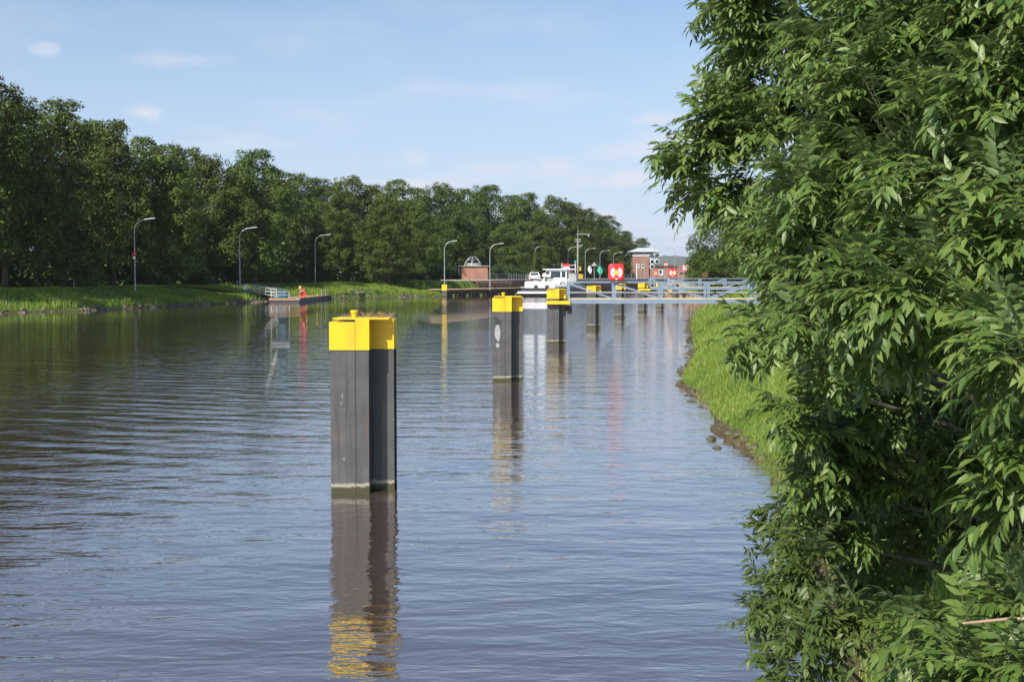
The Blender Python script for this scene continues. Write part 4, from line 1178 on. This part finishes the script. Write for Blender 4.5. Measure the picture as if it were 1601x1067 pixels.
# wheelhouse
wz0, wz1 = zt, Z(421.8, 214)
wx0, wx1 = X(839.5, 214) - sx, X(873, 214) - sx
wh = MB().bevbox(((wx0 + wx1) / 2, 10, (wz0 + wz1) / 2), (wx1 - wx0, 3.6, wz1 - wz0), .08).build('wheelhouse', M['white_clean'], ship)
MB().bevbox(((wx0 + wx1) / 2 + .5, 10, wz1 + .06), (wx1 - wx0 + 1.9, 4.4, .12), .04).build('wheelhouse_roof', M['white_clean'], ship)
for a, b in ((840.6, 846.2), (848.2, 863.5), (865.3, 871.5)):
    xa, xb = X(a, 212) - sx, X(b, 212) - sx
    MB().box(((xa + xb) / 2, 8.17, (wz0 + wz1) / 2 + .18), (xb - xa, .05, 1.0)).build('window', M['glass'], wh)
MB().box((wx1 + .03, 10, (wz0 + wz1) / 2 + .18), (.05, 2.8, 1.0)).build('window', M['glass'], wh)
MB().box((wx1 + .9, 9.5, wz0 + .7), (1.3, 2.0, 1.5)).build('side_cabin', M['hull_grey'], ship)
MB().lathe([(.05, -.36), (.30, -.25), (.38, 0), (.30, .25), (.05, .36)], (xs(845.5), 4, Z(430.5, 208)), 14).build('radar_dome', M['white_clean'], ship, smooth=True)
MB().tube([(xs(845.5), 4, zt), (xs(845.5), 4, Z(432, 208))], .09, 8).build('dome_post', M['white_clean'], ship)
dv_ = MB(); dv_.tube([(xs(843), 1.6, 1.2), (xs(845), 1.6, 2.2), (xs(849), 1.6, 3.0)], .09, 6); dv_.tube([(xs(862), 1.6, .9), (xs(864), 1.6, 2.6)], .09, 6)
dv_.bar((xs(850), 2.5, Z(433, 207)), (xs(857), 2.5, Z(431, 207)), .3, .5); dv_.build('davit', M['white_clean'], ship)
MB().bevbox((xs(855), 2.6, Z(436.5, 207)), (1.3, 1.2, .7), .1).build('outboard_motor', M['black'], ship)
MB().tube([(xs(829), 2.2, zt), (xs(829), 2.0, Z(425, 208)), (xs(829), 1.4, Z(423, 208))], .03, 6).build('flag_staff', M['white_clean'], ship)

# car on the aft deck (lies on the ship: its own thing), seen from behind
def car():
    c0 = Vector((xs(831), 3.4, zt + .01)); c0 = Matrix.Rotation(HEAD, 3, 'Z') @ c0 + Vector((sx, sy, 0))
    r = thing('parked_car', 'small white car parked on the aft deck of the ship', 'car', c0, HEAD + .10)
    w2 = .86
    prof = [(-2.0, .28), (-2.03, .62), (-1.98, .86), (-1.72, .98), (-1.35, 1.40), (-.9, 1.47), (.2, 1.45), (.95, 1.0), (1.85, .84), (2.0, .6), (2.0, .28)]
    tap = [1, 1, 1, .97, .80, .77, .77, .93, .95, .95, .98]
    b = MB(); n = len(prof)
    V = [(-w2 * t_, y, z) for (y, z), t_ in zip(prof, tap)] + [(w2 * t_, y, z) for (y, z), t_ in zip(prof, tap)]
    Fa = [tuple(range(n - 1, -1, -1)), tuple(range(n, 2 * n))] + [(i, (i + 1) % n, n + (i + 1) % n, n + i) for i in range(n)]
    b.add(V, Fa); bo = b.build('body', M['white_clean'], r)
    MB().add([(-.70, -1.735, 1.0), (.70, -1.735, 1.0), (.60, -1.40, 1.375), (-.60, -1.40, 1.375)], [(0, 1, 2, 3)]).build('rear_window', M['glass'], r)
    for s_ in (-1, 1):
        MB().add([(s_ * .835, -1.45, 1.02), (s_ * .82, .75, 1.04), (s_ * .70, .15, 1.38), (s_ * .70, -1.05, 1.38)], [(0, 1, 2, 3)]).build('side_window', M['glass'], r)
        MB().bevbox((s_ * .70, -2.02, .78), (.26, .06, .22), .02).build('tail_light', M['skin'], r)
        for y in (-1.3, 1.25):
            wl_ = MB().lathe([(.2, -.10), (.31, -.09), (.31, .09), (.2, .10)], (s_ * .76, y, .31), 18, 'X').build('wheel', M['black'], r, smooth=True)
            MB().lathe([(.19, -.11), (.19, .11)], (s_ * .765, y, .31), 12, 'X').build('rim', M['galv'], wl_)
    MB().box((0, -2.02, .36), (1.5, .10, .18)).build('bumper', M['black'], r)
    MB().box((0, -2.045, .66), (.5, .02, .11)).build('number_plate', M['white'], r)
car()

# ------------------------------------------------------------------ forest trees
def leaf_cards(centers, normals, sizes, rg, jitter=.7):
    n = len(centers)
    nn = normals + rg.normal(0, jitter, (n, 3)); nn /= np.linalg.norm(nn, axis=1)[:, None]
    t_ = rg.normal(size=(n, 3)); t_ -= nn * (t_ * nn).sum(1)[:, None]; t_ /= np.linalg.norm(t_, axis=1)[:, None]
    b = np.cross(nn, t_); s_ = sizes[:, None]; wd_ = rg.uniform(.5, .8, n)[:, None]
    V = np.stack([centers - t_ * s_ * .5, centers + b * s_ * .5 * wd_ + t_ * s_ * .05, centers + t_ * s_ * .55, centers - b * s_ * .5 * wd_ + t_ * s_ * .05], 1).reshape(-1, 3)
    k = np.arange(n)[:, None] * 4 + np.array([[0, 1, 2, 3]])
    return V, k
def crown_mesh(seed, nleaf=15000, shape='round', lo=.10):
    """unit tree: height 1, crown radius about .33"""
    rg = np.random.default_rng(seed); lobes = []; subs = []
    nl = 27
    for i in range(nl):
        f = (i + .5) / nl; z = lo + .05 + (.90 - lo) * f + rg.uniform(-.03, .03)
        rad = .33 * (math.sin(PI * min(1, f * .78 + .18)) ** .6) * rg.uniform(.75, 1.05)
        if shape == 'tall': rad *= .8
        a = i * 2.4 + rg.uniform(-.5, .5); r_l = rg.uniform(.10, .15) * (1.12 - .3 * f)
        rc = max(0, rad - r_l * .75) * (1 - .5 * f ** 5)
        L = (rc * math.cos(a), rc * math.sin(a), min(z, 1 - r_l * .6), r_l); lobes.append(L)
        for j in range(12):
            v = rg.normal(size=3); v /= np.linalg.norm(v); v += np.array([L[0] * 2.2, L[1] * 2.2, .05]); v /= np.linalg.norm(v)
            rs_ = r_l * rg.uniform(.26, .46); q = np.array(L[:3]) + v * (r_l * rg.uniform(.75, 1.0) - rs_ * .5)
            subs.append((q[0], q[1], min(q[2], 1 - rs_ * .6), rs_))
    lobes = np.array(lobes); subs = np.array(subs)
    wts = subs[:, 3] ** 2; k = rg.choice(len(subs), nleaf, p=wts / wts.sum())
    dirs = rg.normal(size=(nleaf, 3)); dirs /= np.linalg.norm(dirs, axis=1)[:, None]
    out_ = subs[k, :3] * np.array([1, 1, .35]); out_ /= np.linalg.norm(out_, axis=1)[:, None] + 1e-6
    dirs = dirs + out_ * .45 + np.array([0, 0, .10]); dirs /= np.linalg.norm(dirs, axis=1)[:, None]
    lump = 1 + .25 * np.sin(dirs[:, 0] * 6 + k) * np.sin(dirs[:, 1] * 7 + k * 2)
    c = subs[k, :3] + dirs * (subs[k, 3] * lump * (1 - rg.uniform(0, 1, nleaf) ** 3 * .5))[:, None]
    ni = nleaf // 6      # inner leaves so the crown is not hollow
    ci = rg.normal(0, .11, (ni, 3)) * np.array([1, 1, 1.7]) + np.array([0, 0, .50]); ci[:, 2] = np.clip(ci[:, 2], .15, .80); ci[:, :2] *= np.clip(1.2 - ci[:, 2:3], .3, 1)
    c = np.concatenate([c, ci]); nrm = np.concatenate([dirs + np.array([0, 0, .35]), rg.normal(size=(ni, 3))])
    return leaf_cards(c, nrm, rg.uniform(.008, .019, len(c)), rg, .38), lobes
def tree_wood(lobes, seed):
    rg = random.Random(seed); m1 = MB()
    lean = (rg.uniform(-.02, .02), rg.uniform(-.02, .02))
    m1.tube([(0, 0, -.02), (.0, 0, .03), (lean[0], lean[1], .3), (lean[0] * 1.5, lean[1], .6), (lean[0], 0, .86)], [.022, .016, .012, .008, .002], 7)
    m2 = MB()
    for L in lobes[::2]:
        z0 = max(.10, L[2] - rg.uniform(.12, .2)); m2.tube([(lean[0] * z0 * 2, 0, z0), (L[0] * .5, L[1] * .5, (z0 + L[2]) / 2 + .01), (L[0], L[1], L[2])], [.006, .004, .0015], 5)
    return m1, m2
TV = []
for i, (sh, lo) in enumerate((('round', .10), ('round', .07), ('tall', .12), ('round', .16), ('tall', .05), ('round', .05))):
    (V, k), lobes = crown_mesh(100 + i, 30000, sh, lo)
    tm, lm = tree_wood(lobes, i)
    crown = np_obj('crown', V, [k], M['forest_leaf_warm'] if i in (2,) else M['forest_leaf'])
    tk = tm.build('trunk', M['bark'], smooth=True); lb2 = lm.build('limbs', M['bark'])
    TV.append((crown.data, tk.data, lb2.data))
    for o in (crown, tk, lb2): bpy.data.objects.remove(o)
def forest_tree(px, d, topy, wm, var, label, group='trees of the wood along the left bank', name='broadleaf_tree', basez=None):
    x_ = X(px, d); zb_ = th(x_, d) if basez is None else basez
    H_ = Z(topy, d) - zb_
    r = thing(name, label, 'tree', (x_, d, zb_ - .1), (px * 1.7) % 6.28, group)
    s_ = wm / .66
    for nm, me in zip(('crown', 'trunk', 'limbs'), TV[var]):
        o = bpy.data.objects.new(nm, me); C.objects.link(o); o.parent = r
    r.scale = (s_, s_, H_)
    return r
FT = [
 (-75, 118, 60, 15, 1, 'huge dark tree cut off by the left edge of the photo, nearest of the wood'),
 (8, 128, 118, 13, 0, 'tall dark tree topping the skyline at the far left'),
 (100, 137, 158, 14, 5, 'broad dark tree right of the tallest leftmost one, its round top clear on the sky'),
 (178, 152, 190, 13, 2, 'olive green airy tree above the leftmost street lamp'),
 (262, 158, 222, 13, 4, 'dark tree between the two left lamps, lower than the olive one beside it'),
 (330, 180, 240, 14, 0, 'mid green tree just left of the dome shaped dark tree'),
 (398, 186, 236, 14, 1, 'dome shaped dark tree standing over the second street lamp'),
 (462, 222, 272, 14, 3, 'fresh green tree right of the dome shaped one'),
 (540, 213, 300, 13, 5, 'sunlit bushy tree behind the pontoon and its street lamp'),
 (545, 236, 272, 16, 0, 'tall green tree rising behind the sunlit bushy one by the pontoon'),
 (608, 206, 318, 12, 1, 'sunlit tree over the end of the grassy mound'),
 (622, 236, 282, 15, 5, 'tall tree at the skyline left of the fourth street lamp'),
 (668, 226, 335, 11, 3, 'smaller tree just left of the fourth street lamp pole'),
 (690, 262, 283, 16, 0, 'tall dark tree on the skyline above the fourth street lamp'),
 (722, 262, 345, 12, 2, 'olive tree directly behind the orange brick hut'),
 (760, 292, 291, 17, 1, 'broad tree on the skyline above the orange brick hut'),
 (792, 272, 350, 13, 5, 'bushy tree right of the orange brick hut and its lamp'),
 (824, 318, 303, 17, 2, 'olive grey tall tree above the ship car'),
 (850, 292, 352, 12, 4, 'dark tree right behind the ship stern lamp'),
 (868, 350, 304, 19, 0, 'bright topped round tree standing highest behind the ship'),
 (905, 345, 340, 15, 2, 'olive tree behind the radio mast'),
 (918, 395, 327, 20, 3, 'dark green tree stepping down right of the bright topped one'),
 (950, 440, 338, 20, 5, 'dark tree on the falling skyline right of the radio mast'),
 (975, 452, 362, 17, 2, 'olive tree at the end of the wood above the large lifebuoy case'),
 (1003, 560, 373, 15, 1, 'last small tree of the wood, above the control tower roof'),
 (958, 385, 385, 14, 4, 'low dark tree behind the flags and the lamps'),
]
for a in FT: forest_tree(*a)
# second rows, only their tops and gaps show
BK = [(-140, 135, 70, 15, 0, 'back row tree beyond the left edge'), (45, 152, 175, 15, 3, 'dark tree of the back row filling the gap between the two leftmost tops'),
 (140, 160, 190, 14, 1, 'tree of the back row right of the broad leftmost one'), (225, 175, 216, 14, 5, 'tree of the back row peeping over the olive tree shoulder'),
 (298, 182, 232, 14, 3, 'tree of the back row left of the dome shaped pair'), (372, 204, 262, 13, 2, 'tree of the back row in the dip before the dome shaped tree'),
 (430, 206, 262, 13, 4, 'tree of the back row on the right shoulder of the dome shaped tree'), (500, 245, 280, 14, 1, 'tree of the back row between the fresh green and tall green trees'),
 (580, 240, 290, 15, 3, 'tree of the back row left of the grassy mound skyline dip'), (655, 265, 292, 16, 4, 'tree of the back row in the shallow dip above the fourth lamp'),
 (725, 300, 296, 17, 3, 'tree of the back row right of the fourth lamp skyline'), (800, 340, 306, 17, 5, 'tree of the back row above the quay railing'),
 (895, 380, 318, 17, 1, 'tree of the back row right of the highest round one'), (935, 420, 345, 16, 0, 'tree of the back row above the flag mast'),
 (880, 330, 375, 12, 5, 'low tree of the back row over the dark shed roof'), (1000, 480, 395, 12, 0, 'low tree hidden mostly by the control tower')]
for a in BK: forest_tree(*a)
# right bank trees
for a in ((1128, 152, 322, 9.5, 0, 'pale green tree on the right bank beyond the foreground leaves'), (1098, 176, 385, 6.5, 4, 'lower tree leaning over the guide wall at the right'),
          (1112, 235, 400, 10, 2, 'distant low tree behind the rightmost lamp'), (1200, 128, 300, 10, 5, 'tree on the right bank hidden mostly by the foreground leaves'),
          (1300, 95, 250, 10, 1, 'larger right bank tree behind the dense foreground leaves'), (1430, 70, 200, 9, 3, 'right bank tree glimpsed through the foreground crown'),
          (1560, 60, 240, 9, 0, 'right bank tree behind the right edge of the foreground crown')):
    forest_tree(*a, group='trees on the right bank')

# undergrowth filling the dark floor of the wood
rg = np.random.default_rng(77)
line = [(-130, 128), (0, 141), (100, 150), (200, 164), (300, 178), (400, 196), (480, 222), (560, 232), (640, 246), (720, 272), (800, 300), (870, 330), (930, 390), (985, 470)]
cs = []
for i in range(len(line) - 1):
    a = Vector((X(line[i][0], line[i][1]), line[i][1])); b = Vector((X(line[i + 1][0], line[i + 1][1]), line[i + 1][1]))
    n = int((b - a).length * 260)
    t_ = rg.uniform(0, 1, n); P = np.outer(1 - t_, a) + np.outer(t_, b)
    P += rg.normal(0, 1.6, (n, 2)); hmax = 5.5 + 2.5 * vnoise(P[:, 0] * .35, P[:, 1] * .35)
    z = 1.8 + rg.uniform(0, 1, n) ** .8 * hmax
    cs.append(np.stack([P[:, 0], P[:, 1], z], 1))
cs = np.concatenate(cs)
V, k = leaf_cards(cs, rg.normal(size=cs.shape) + np.array([0, -.5, .4]), rg.uniform(.3, .75, len(cs)), rg)
tag(np_obj('undergrowth', V, [k], M['shrub_leaf']), 'dark tangled undergrowth between the trunks of the left wood', 'undergrowth', kind='stuff')
# shrubs along the wood edge and on the quay end
def shrub(px, d, hgt, wdt, label, seed, basez=None):
    rg = np.random.default_rng(seed); x_ = X(px, d); zb_ = th(x_, d) if basez is None else basez
    n = 4200; lob = [(rg.uniform(-.38, .38) * wdt, rg.uniform(-.3, .3) * wdt, rg.uniform(.25, .75) * hgt, rg.uniform(.16, .26) * min(wdt, hgt * 1.4)) for _ in range(12)]
    lob = np.array(lob); kk = rg.integers(0, 12, n); dr = rg.normal(size=(n, 3)); dr /= np.linalg.norm(dr, axis=1)[:, None]
    c = lob[kk, :3] + dr * (lob[kk, 3] * rg.uniform(.5, 1.05, n))[:, None]; c[:, 2] = np.maximum(c[:, 2], .05)
    V, k = leaf_cards(c, dr + np.array([0, 0, .3]), rg.uniform(.14, .30, n), rg)
    r = thing('shrub', label, 'shrub', (x_, d, zb_))
    np_obj('foliage', V, [k], M['shrub_leaf'], r)
    s_ = MB()
    for L in lob[:6]: s_.tube([(0, 0, -.1), (L[0] * .5, L[1] * .5, L[2] * .5), tuple(L[:3])], [.05, .03, .01], 5)
    s_.build('stems', M['bark'], r)
for a in ((690, 236, 3.2, 6, 'light green shrub left of the orange brick hut', 1), (785, 262, 3.6, 7, 'shrub behind the quay railing right of the brick hut', 2), (820, 268, 3.0, 6, 'dark shrub behind the quay railing near the ship', 3),
          (300, 168, 2.4, 5, 'low shrub at the foot of the wood between the left lamps', 4), (60, 140, 2.6, 6, 'shrub in the shade at the foot of the leftmost trees', 5), (610, 212, 2.6, 6, 'shrub at the foot of the wood beyond the mound', 6),
          (1112, 168, 2.6, 5, 'shrub on the right bank beside the guide wall', 7)):
    shrub(*a)

# ------------------------------------------------------------------ foreground ash tree
LW = np.array([(0, 0, 0), (.28, .17, .0), (.28, -.17, .0), (.30, 0, -.045), (.62, .135, -.045), (.62, -.135, -.045), (.65, 0, -.085), (1, 0, -.20)])
LF3 = np.array([(0, 3, 1), (0, 2, 3), (4, 6, 7), (6, 5, 7)]); LF4 = np.array([(1, 3, 6, 4), (3, 2, 5, 6)])
def nz(v): return v / (np.linalg.norm(v, axis=-1, keepdims=True) + 1e-9)
def compound_leaves(base, outd, rg, npair=5, rl=.20, ll=.076, droop=.45, wfac=1.0):
    """base (n,3), outd (n,3) leaf directions. Returns leaflet origins, directions, normals, lengths"""
    n = len(base); up = np.array([0, 0, 1.0])
    side = nz(np.cross(outd, up) + rg.normal(0, .12, (n, 3)))
    O, D, NN, Ln = [], [], [], []
    L = rl * rg.uniform(.75, 1.2, n); dr = droop * rg.uniform(.6, 1.4, n)
    pos = base.copy(); dirn = nz(outd)
    steps = npair + 1; rach = [base.copy()]
    for k in range(1, steps + 1):
        dirn = nz(dirn - up * (dr / steps)[:, None] * 1.3)
        pos = pos + dirn * (L / steps)[:, None] * (1.5 if k == 1 else .9)
        rach.append(pos.copy())
        nrm = nz(np.cross(side, dirn)); nrm *= np.sign((nrm * up).sum(1, keepdims=True) + 1e-6)
        sz = ll * (.72 + .28 * math.sin(PI * k / steps)) * rg.uniform(.85, 1.15, n)
        if k < steps:
            for s_ in (-1, 1):
                d_ = nz(dirn * .62 + side * s_ * .78 - up * rg.uniform(-.05, .55, (n, 1)) + rg.normal(0, .13, (n, 3)))
                O.append(pos); D.append(d_); NN.append(nz(nrm + side * s_ * .25 + rg.normal(0, .24, (n, 3)))); Ln.append(sz * rg.uniform(.7, 1.15, n))
        else:
            O.append(pos); D.append(nz(dirn - up * .15)); NN.append(nrm); Ln.append(sz * 1.15)
    return np.concatenate(O), np.concatenate(D), np.concatenate(NN), np.concatenate(Ln), rach
def leaflets_mesh(O, D, NN, Ln, wf=1.0):
    n = len(O); S = nz(np.cross(NN, D)); NN = nz(np.cross(D, S)); T = LW * np.array([1, wf, 1])
    V = O[:, None, :] + (T[None, :, 0:1] * D[:, None, :] + T[None, :, 1:2] * S[:, None, :] + T[None, :, 2:3] * NN[:, None, :]) * Ln[:, None, None]
    k = np.arange(n)[:, None, None] * 8
    return V.reshape(-1, 3), (k + LF3[None]).reshape(-1, 3), (k + LF4[None]).reshape(-1, 4)
def strips(P, Q, r0, r1):
    """thin triangular-section sticks from P to Q"""
    n = len(P); d_ = nz(Q - P); u = nz(np.cross(d_, np.array([.3, .2, 1.0]))); v = np.cross(d_, u)
    V = []
    for (B, r_) in ((P, r0), (Q, r1)):
        for a in (0, 2.094, 4.189): V.append(B + (u * math.cos(a) + v * math.sin(a)) * r_)
    V = np.stack(V, 1).reshape(-1, 3); k = np.arange(n)[:, None] * 6
    return V, np.concatenate([k + np.array([[a, (a + 1) % 3, 3 + (a + 1) % 3, 3 + a]]) for a in range(3)])

def leafy_crown(root, lobes, rg, dens, m_leaf, nleaf=7, bias=(-.35, -.75, .15), **kw):
    O, D, NN, Ln = [], [], [], []; sV, sF, so_ = [], [], 0
    for (c, r_) in lobes:
        n = max(5, int(dens * 4 * PI * r_ * r_))
        nc = max(2, n // 5)      # shoots gather in sprays, with dark gaps between
        cdr = nz(rg.normal(size=(nc, 3)) + np.array(bias) * .9); ci = rg.integers(0, nc, n); cr0 = rg.uniform(.55, 1.05, nc)
        dr = nz(cdr[ci] + rg.normal(0, .045 / r_ + .05, (n, 3)))
        tipb = c + dr * (r_ * cr0[ci] * rg.uniform(.82, 1.08, n))[:, None]
        start = c + dr * r_ * .15
        V, f = strips(start, tipb, .004, .0022); sV.append(V); sF.append(f + so_); so_ += len(V)
        for j in range(nleaf):
            a = j * 2.4 + rg.uniform(0, 6.28, n); u = nz(np.cross(dr, np.array([.1, .2, 1.0]))); v = np.cross(dr, u)
            rad = u * np.cos(a)[:, None] + v * np.sin(a)[:, None]
            od = nz(dr * (.35 + .08 * j) + rad * .85 + np.array([0, 0, .12]))
            bs = tipb - dr * (.03 * (nleaf - 1 - j))
            o_, d_, n_, l_, rach = compound_leaves(bs, od, rg, **kw)
            O.append(o_); D.append(d_); NN.append(n_); Ln.append(l_)
            for q in range(0, len(rach) - 1, 2):
                V, f = strips(rach[q], rach[min(q + 2, len(rach) - 1)], .0016, .001); sV.append(V); sF.append(f + so_); so_ += len(V)
    O, D, NN, Ln = map(np.concatenate, (O, D, NN, Ln))
    V, f3, f4 = leaflets_mesh(O, D, NN, Ln)
    np_obj('crown', V, [f3, f4], m_leaf, root)
    np_obj('twigs', np.concatenate(sV), [np.concatenate(sF)], M['twig'], root)
    return len(O)
ASH = [(1185, 20, 8.2, .34), (1165, 110, 8.2, .27), (1140, 195, 8, .26), (1078, 275, 8, .18), (1128, 305, 7.6, .21), (1190, 365, 7.0, .19), (1185, 250, 7.4, .5), (1230, 110, 7.5, .5), (1240, -20, 7.4, .5),
       (1222, 450, 6.6, .20), (1215, 525, 6.2, .20), (1290, 390, 6.3, .38), (1270, 600, 5.8, .22), (1290, 520, 5.6, .34), (1320, 330, 6.0, .55), (1340, 120, 6.4, .62), (1350, -60, 6.6, .6),
       (1300, 670, 7.2, .22), (1380, 500, 5.0, .38), (1420, 260, 5.6, .50), (1460, 60, 5.8, .5), (1470, 420, 4.7, .36), (1560, 280, 4.9, .40), (1570, 90, 5.2, .45), (1540, -80, 5.4, .5),
       (1560, 520, 4.2, .26), (1600, 660, 4.0, .22), (1585, 790, 3.9, .17), (1285, 760, 6.8, .2), (1360, 780, 7.6, .32), (1430, 650, 7.4, .45), (1480, 800, 7.6, .42), (1400, 870, 7.2, .35), (1590, 880, 7, .35),
       (1680, 400, 4.6, .5), (1700, 120, 5.0, .6), (1700, 650, 4.6, .4), (1480, 960, 5.4, .35), (1560, 640, 7.2, .5), (1310, 850, 6.6, .26), (1650, 1000, 5, .4), (1335, 715, 6.4, .26), (1425, 765, 6.2, .28), (1510, 705, 6.2, .3), (1410, 600, 6.2, .3), (1290, 680, 6.2, .2), (1300, 745, 6.3, .22), (1255, 650, 6.1, .13), (1500, 230, 6.6, .45), (1400, 120, 7, .4)]
rg = np.random.default_rng(31)
lob = [(np.array(at(px, py, d)), r_) for px, py, d, r_ in ASH]
tb = Vector((3.1, 6.9, th(3.1, 6.9)))
ash = thing('ash_tree', 'big leafy ash tree filling the right foreground with drooping feathered leaves', 'tree', tb)
lob_l = [(c - np.array(tb), r_) for c, r_ in lob]
print('ash leaflets', leafy_crown(ash, lob_l, rg, 13, M['ash_leaf'], 7))
tr = MB(); tr.tube([(0, 0, -.3), (.02, 0, .4), (-.05, .05, 1.4), (.0, .0, 2.6), (.1, -.1, 4.0), (.2, -.1, 5.2)], [.19, .15, .13, .11, .08, .04], 12); tr.build('trunk', M['bark_ash'], ash, smooth=True)
lm = MB()
for i, (c, r_) in enumerate(lob_l):
    z0 = min(4.6, max(.5, c[2] - .3 * math.hypot(c[0], c[1]) - .15)); s_ = Vector((-.02, 0, z0)); e = Vector(c)
    mid = s_.lerp(e, .55) + Vector((0, 0, .10))
    lm.tube([s_, s_.lerp(mid, .5) + Vector((0, 0, .05)), mid, e], [.038, .026, .016, .006], 7)
lm.build('limbs', M['bark_ash'], ash, smooth=True)

# lower shrub hanging over the water, paler and finer leaved
rg = np.random.default_rng(41)
SH = [(1212, 935, 6.6, .11), (1240, 960, 6.2, .18), (1245, 850, 6.6, .12), (1270, 880, 6.2, .22), (1260, 1030, 5.8, .24), (1320, 990, 5.9, .20), (1350, 1080, 5.4, .24), (1240, 790, 6.8, .15), (1430, 1060, 5.0, .26), (1235, 1085, 6.0, .17), (1225, 1035, 6.3, .15), (1192, 960, 6.5, .08), (1205, 838, 6.8, .07)]
q = Vector((2.6, 7.0, th(2.6, 7.0)))
sr = thing('young_ash_shrub', 'paler young ash shrub hanging over the water at the bottom right', 'shrub', q)
leafy_crown(sr, [(np.array(at(a, b, c)) - np.array(q), r_) for a, b, c, r_ in SH], rg, 20, M['willow_leaf'], 6, rl=.16, ll=.062)
s_ = MB()
for a, b, c, r_ in SH:
    e = at(a, b, c) - q; s_.tube([(0, 0, -.1), e * .5 + Vector((0, 0, .12)), e], [.022, .012, .004], 6)
s_.build('stems', M['bark_ash'], sr)
# near spray at the bottom right corner
rg = np.random.default_rng(43)
SP = [(1440, 1000, 4.0, .08), (1500, 1030, 3.8, .12), (1580, 1040, 3.6, .14), (1590, 560, 3.7, .12), (1600, 1090, 3.6, .16), (1480, 1085, 3.7, .12)]
q = Vector((2.2, 3.9, th(2.2, 3.9)))
ns = thing('ash_sapling', 'ash sapling with a bare pale twig in the bottom right corner', 'sapling', q)
leafy_crown(ns, [(np.array(at(a, b, c)) - np.array(q), r_) for a, b, c, r_ in SP], rg, 60, M['ash_leaf'], 5)
s_ = MB()
for a, b, c, r_ in SP:
    e = at(a, b, c) - q; s_.tube([(0, 0, -.1), e * .55 + Vector((.1, 0, .02)), e], [.018, .010, .004], 6)
e1 = at(1505, 976, 3.7) - q; e2 = at(1640, 968, 3.6) - q
s_.tube([e2, e1.lerp(e2, .5) + Vector((0, 0, .005)), e1], [.006, .005, .004], 6)
s_.build('stems', M['tan'], ns)

# ------------------------------------------------------------------ haze
hm = bpy.data.materials.new('haze'); hm.use_nodes = True; t = hm.node_tree; t.nodes.clear()
pv = N(t, 'ShaderNodeVolumePrincipled'); pv.inputs['Color'].default_value = (.86, .92, 1, 1); pv.inputs['Density'].default_value = .00007
ho = N(t, 'ShaderNodeOutputMaterial'); t.links.new(pv.outputs[0], ho.inputs['Volume'])
hz = MB().box((0, 0, 48), (15000, 15000, 101)).build('haze', hm); tag(hz, 'thin summer haze lying over the canal and the distant hills', 'haze', kind='stuff')
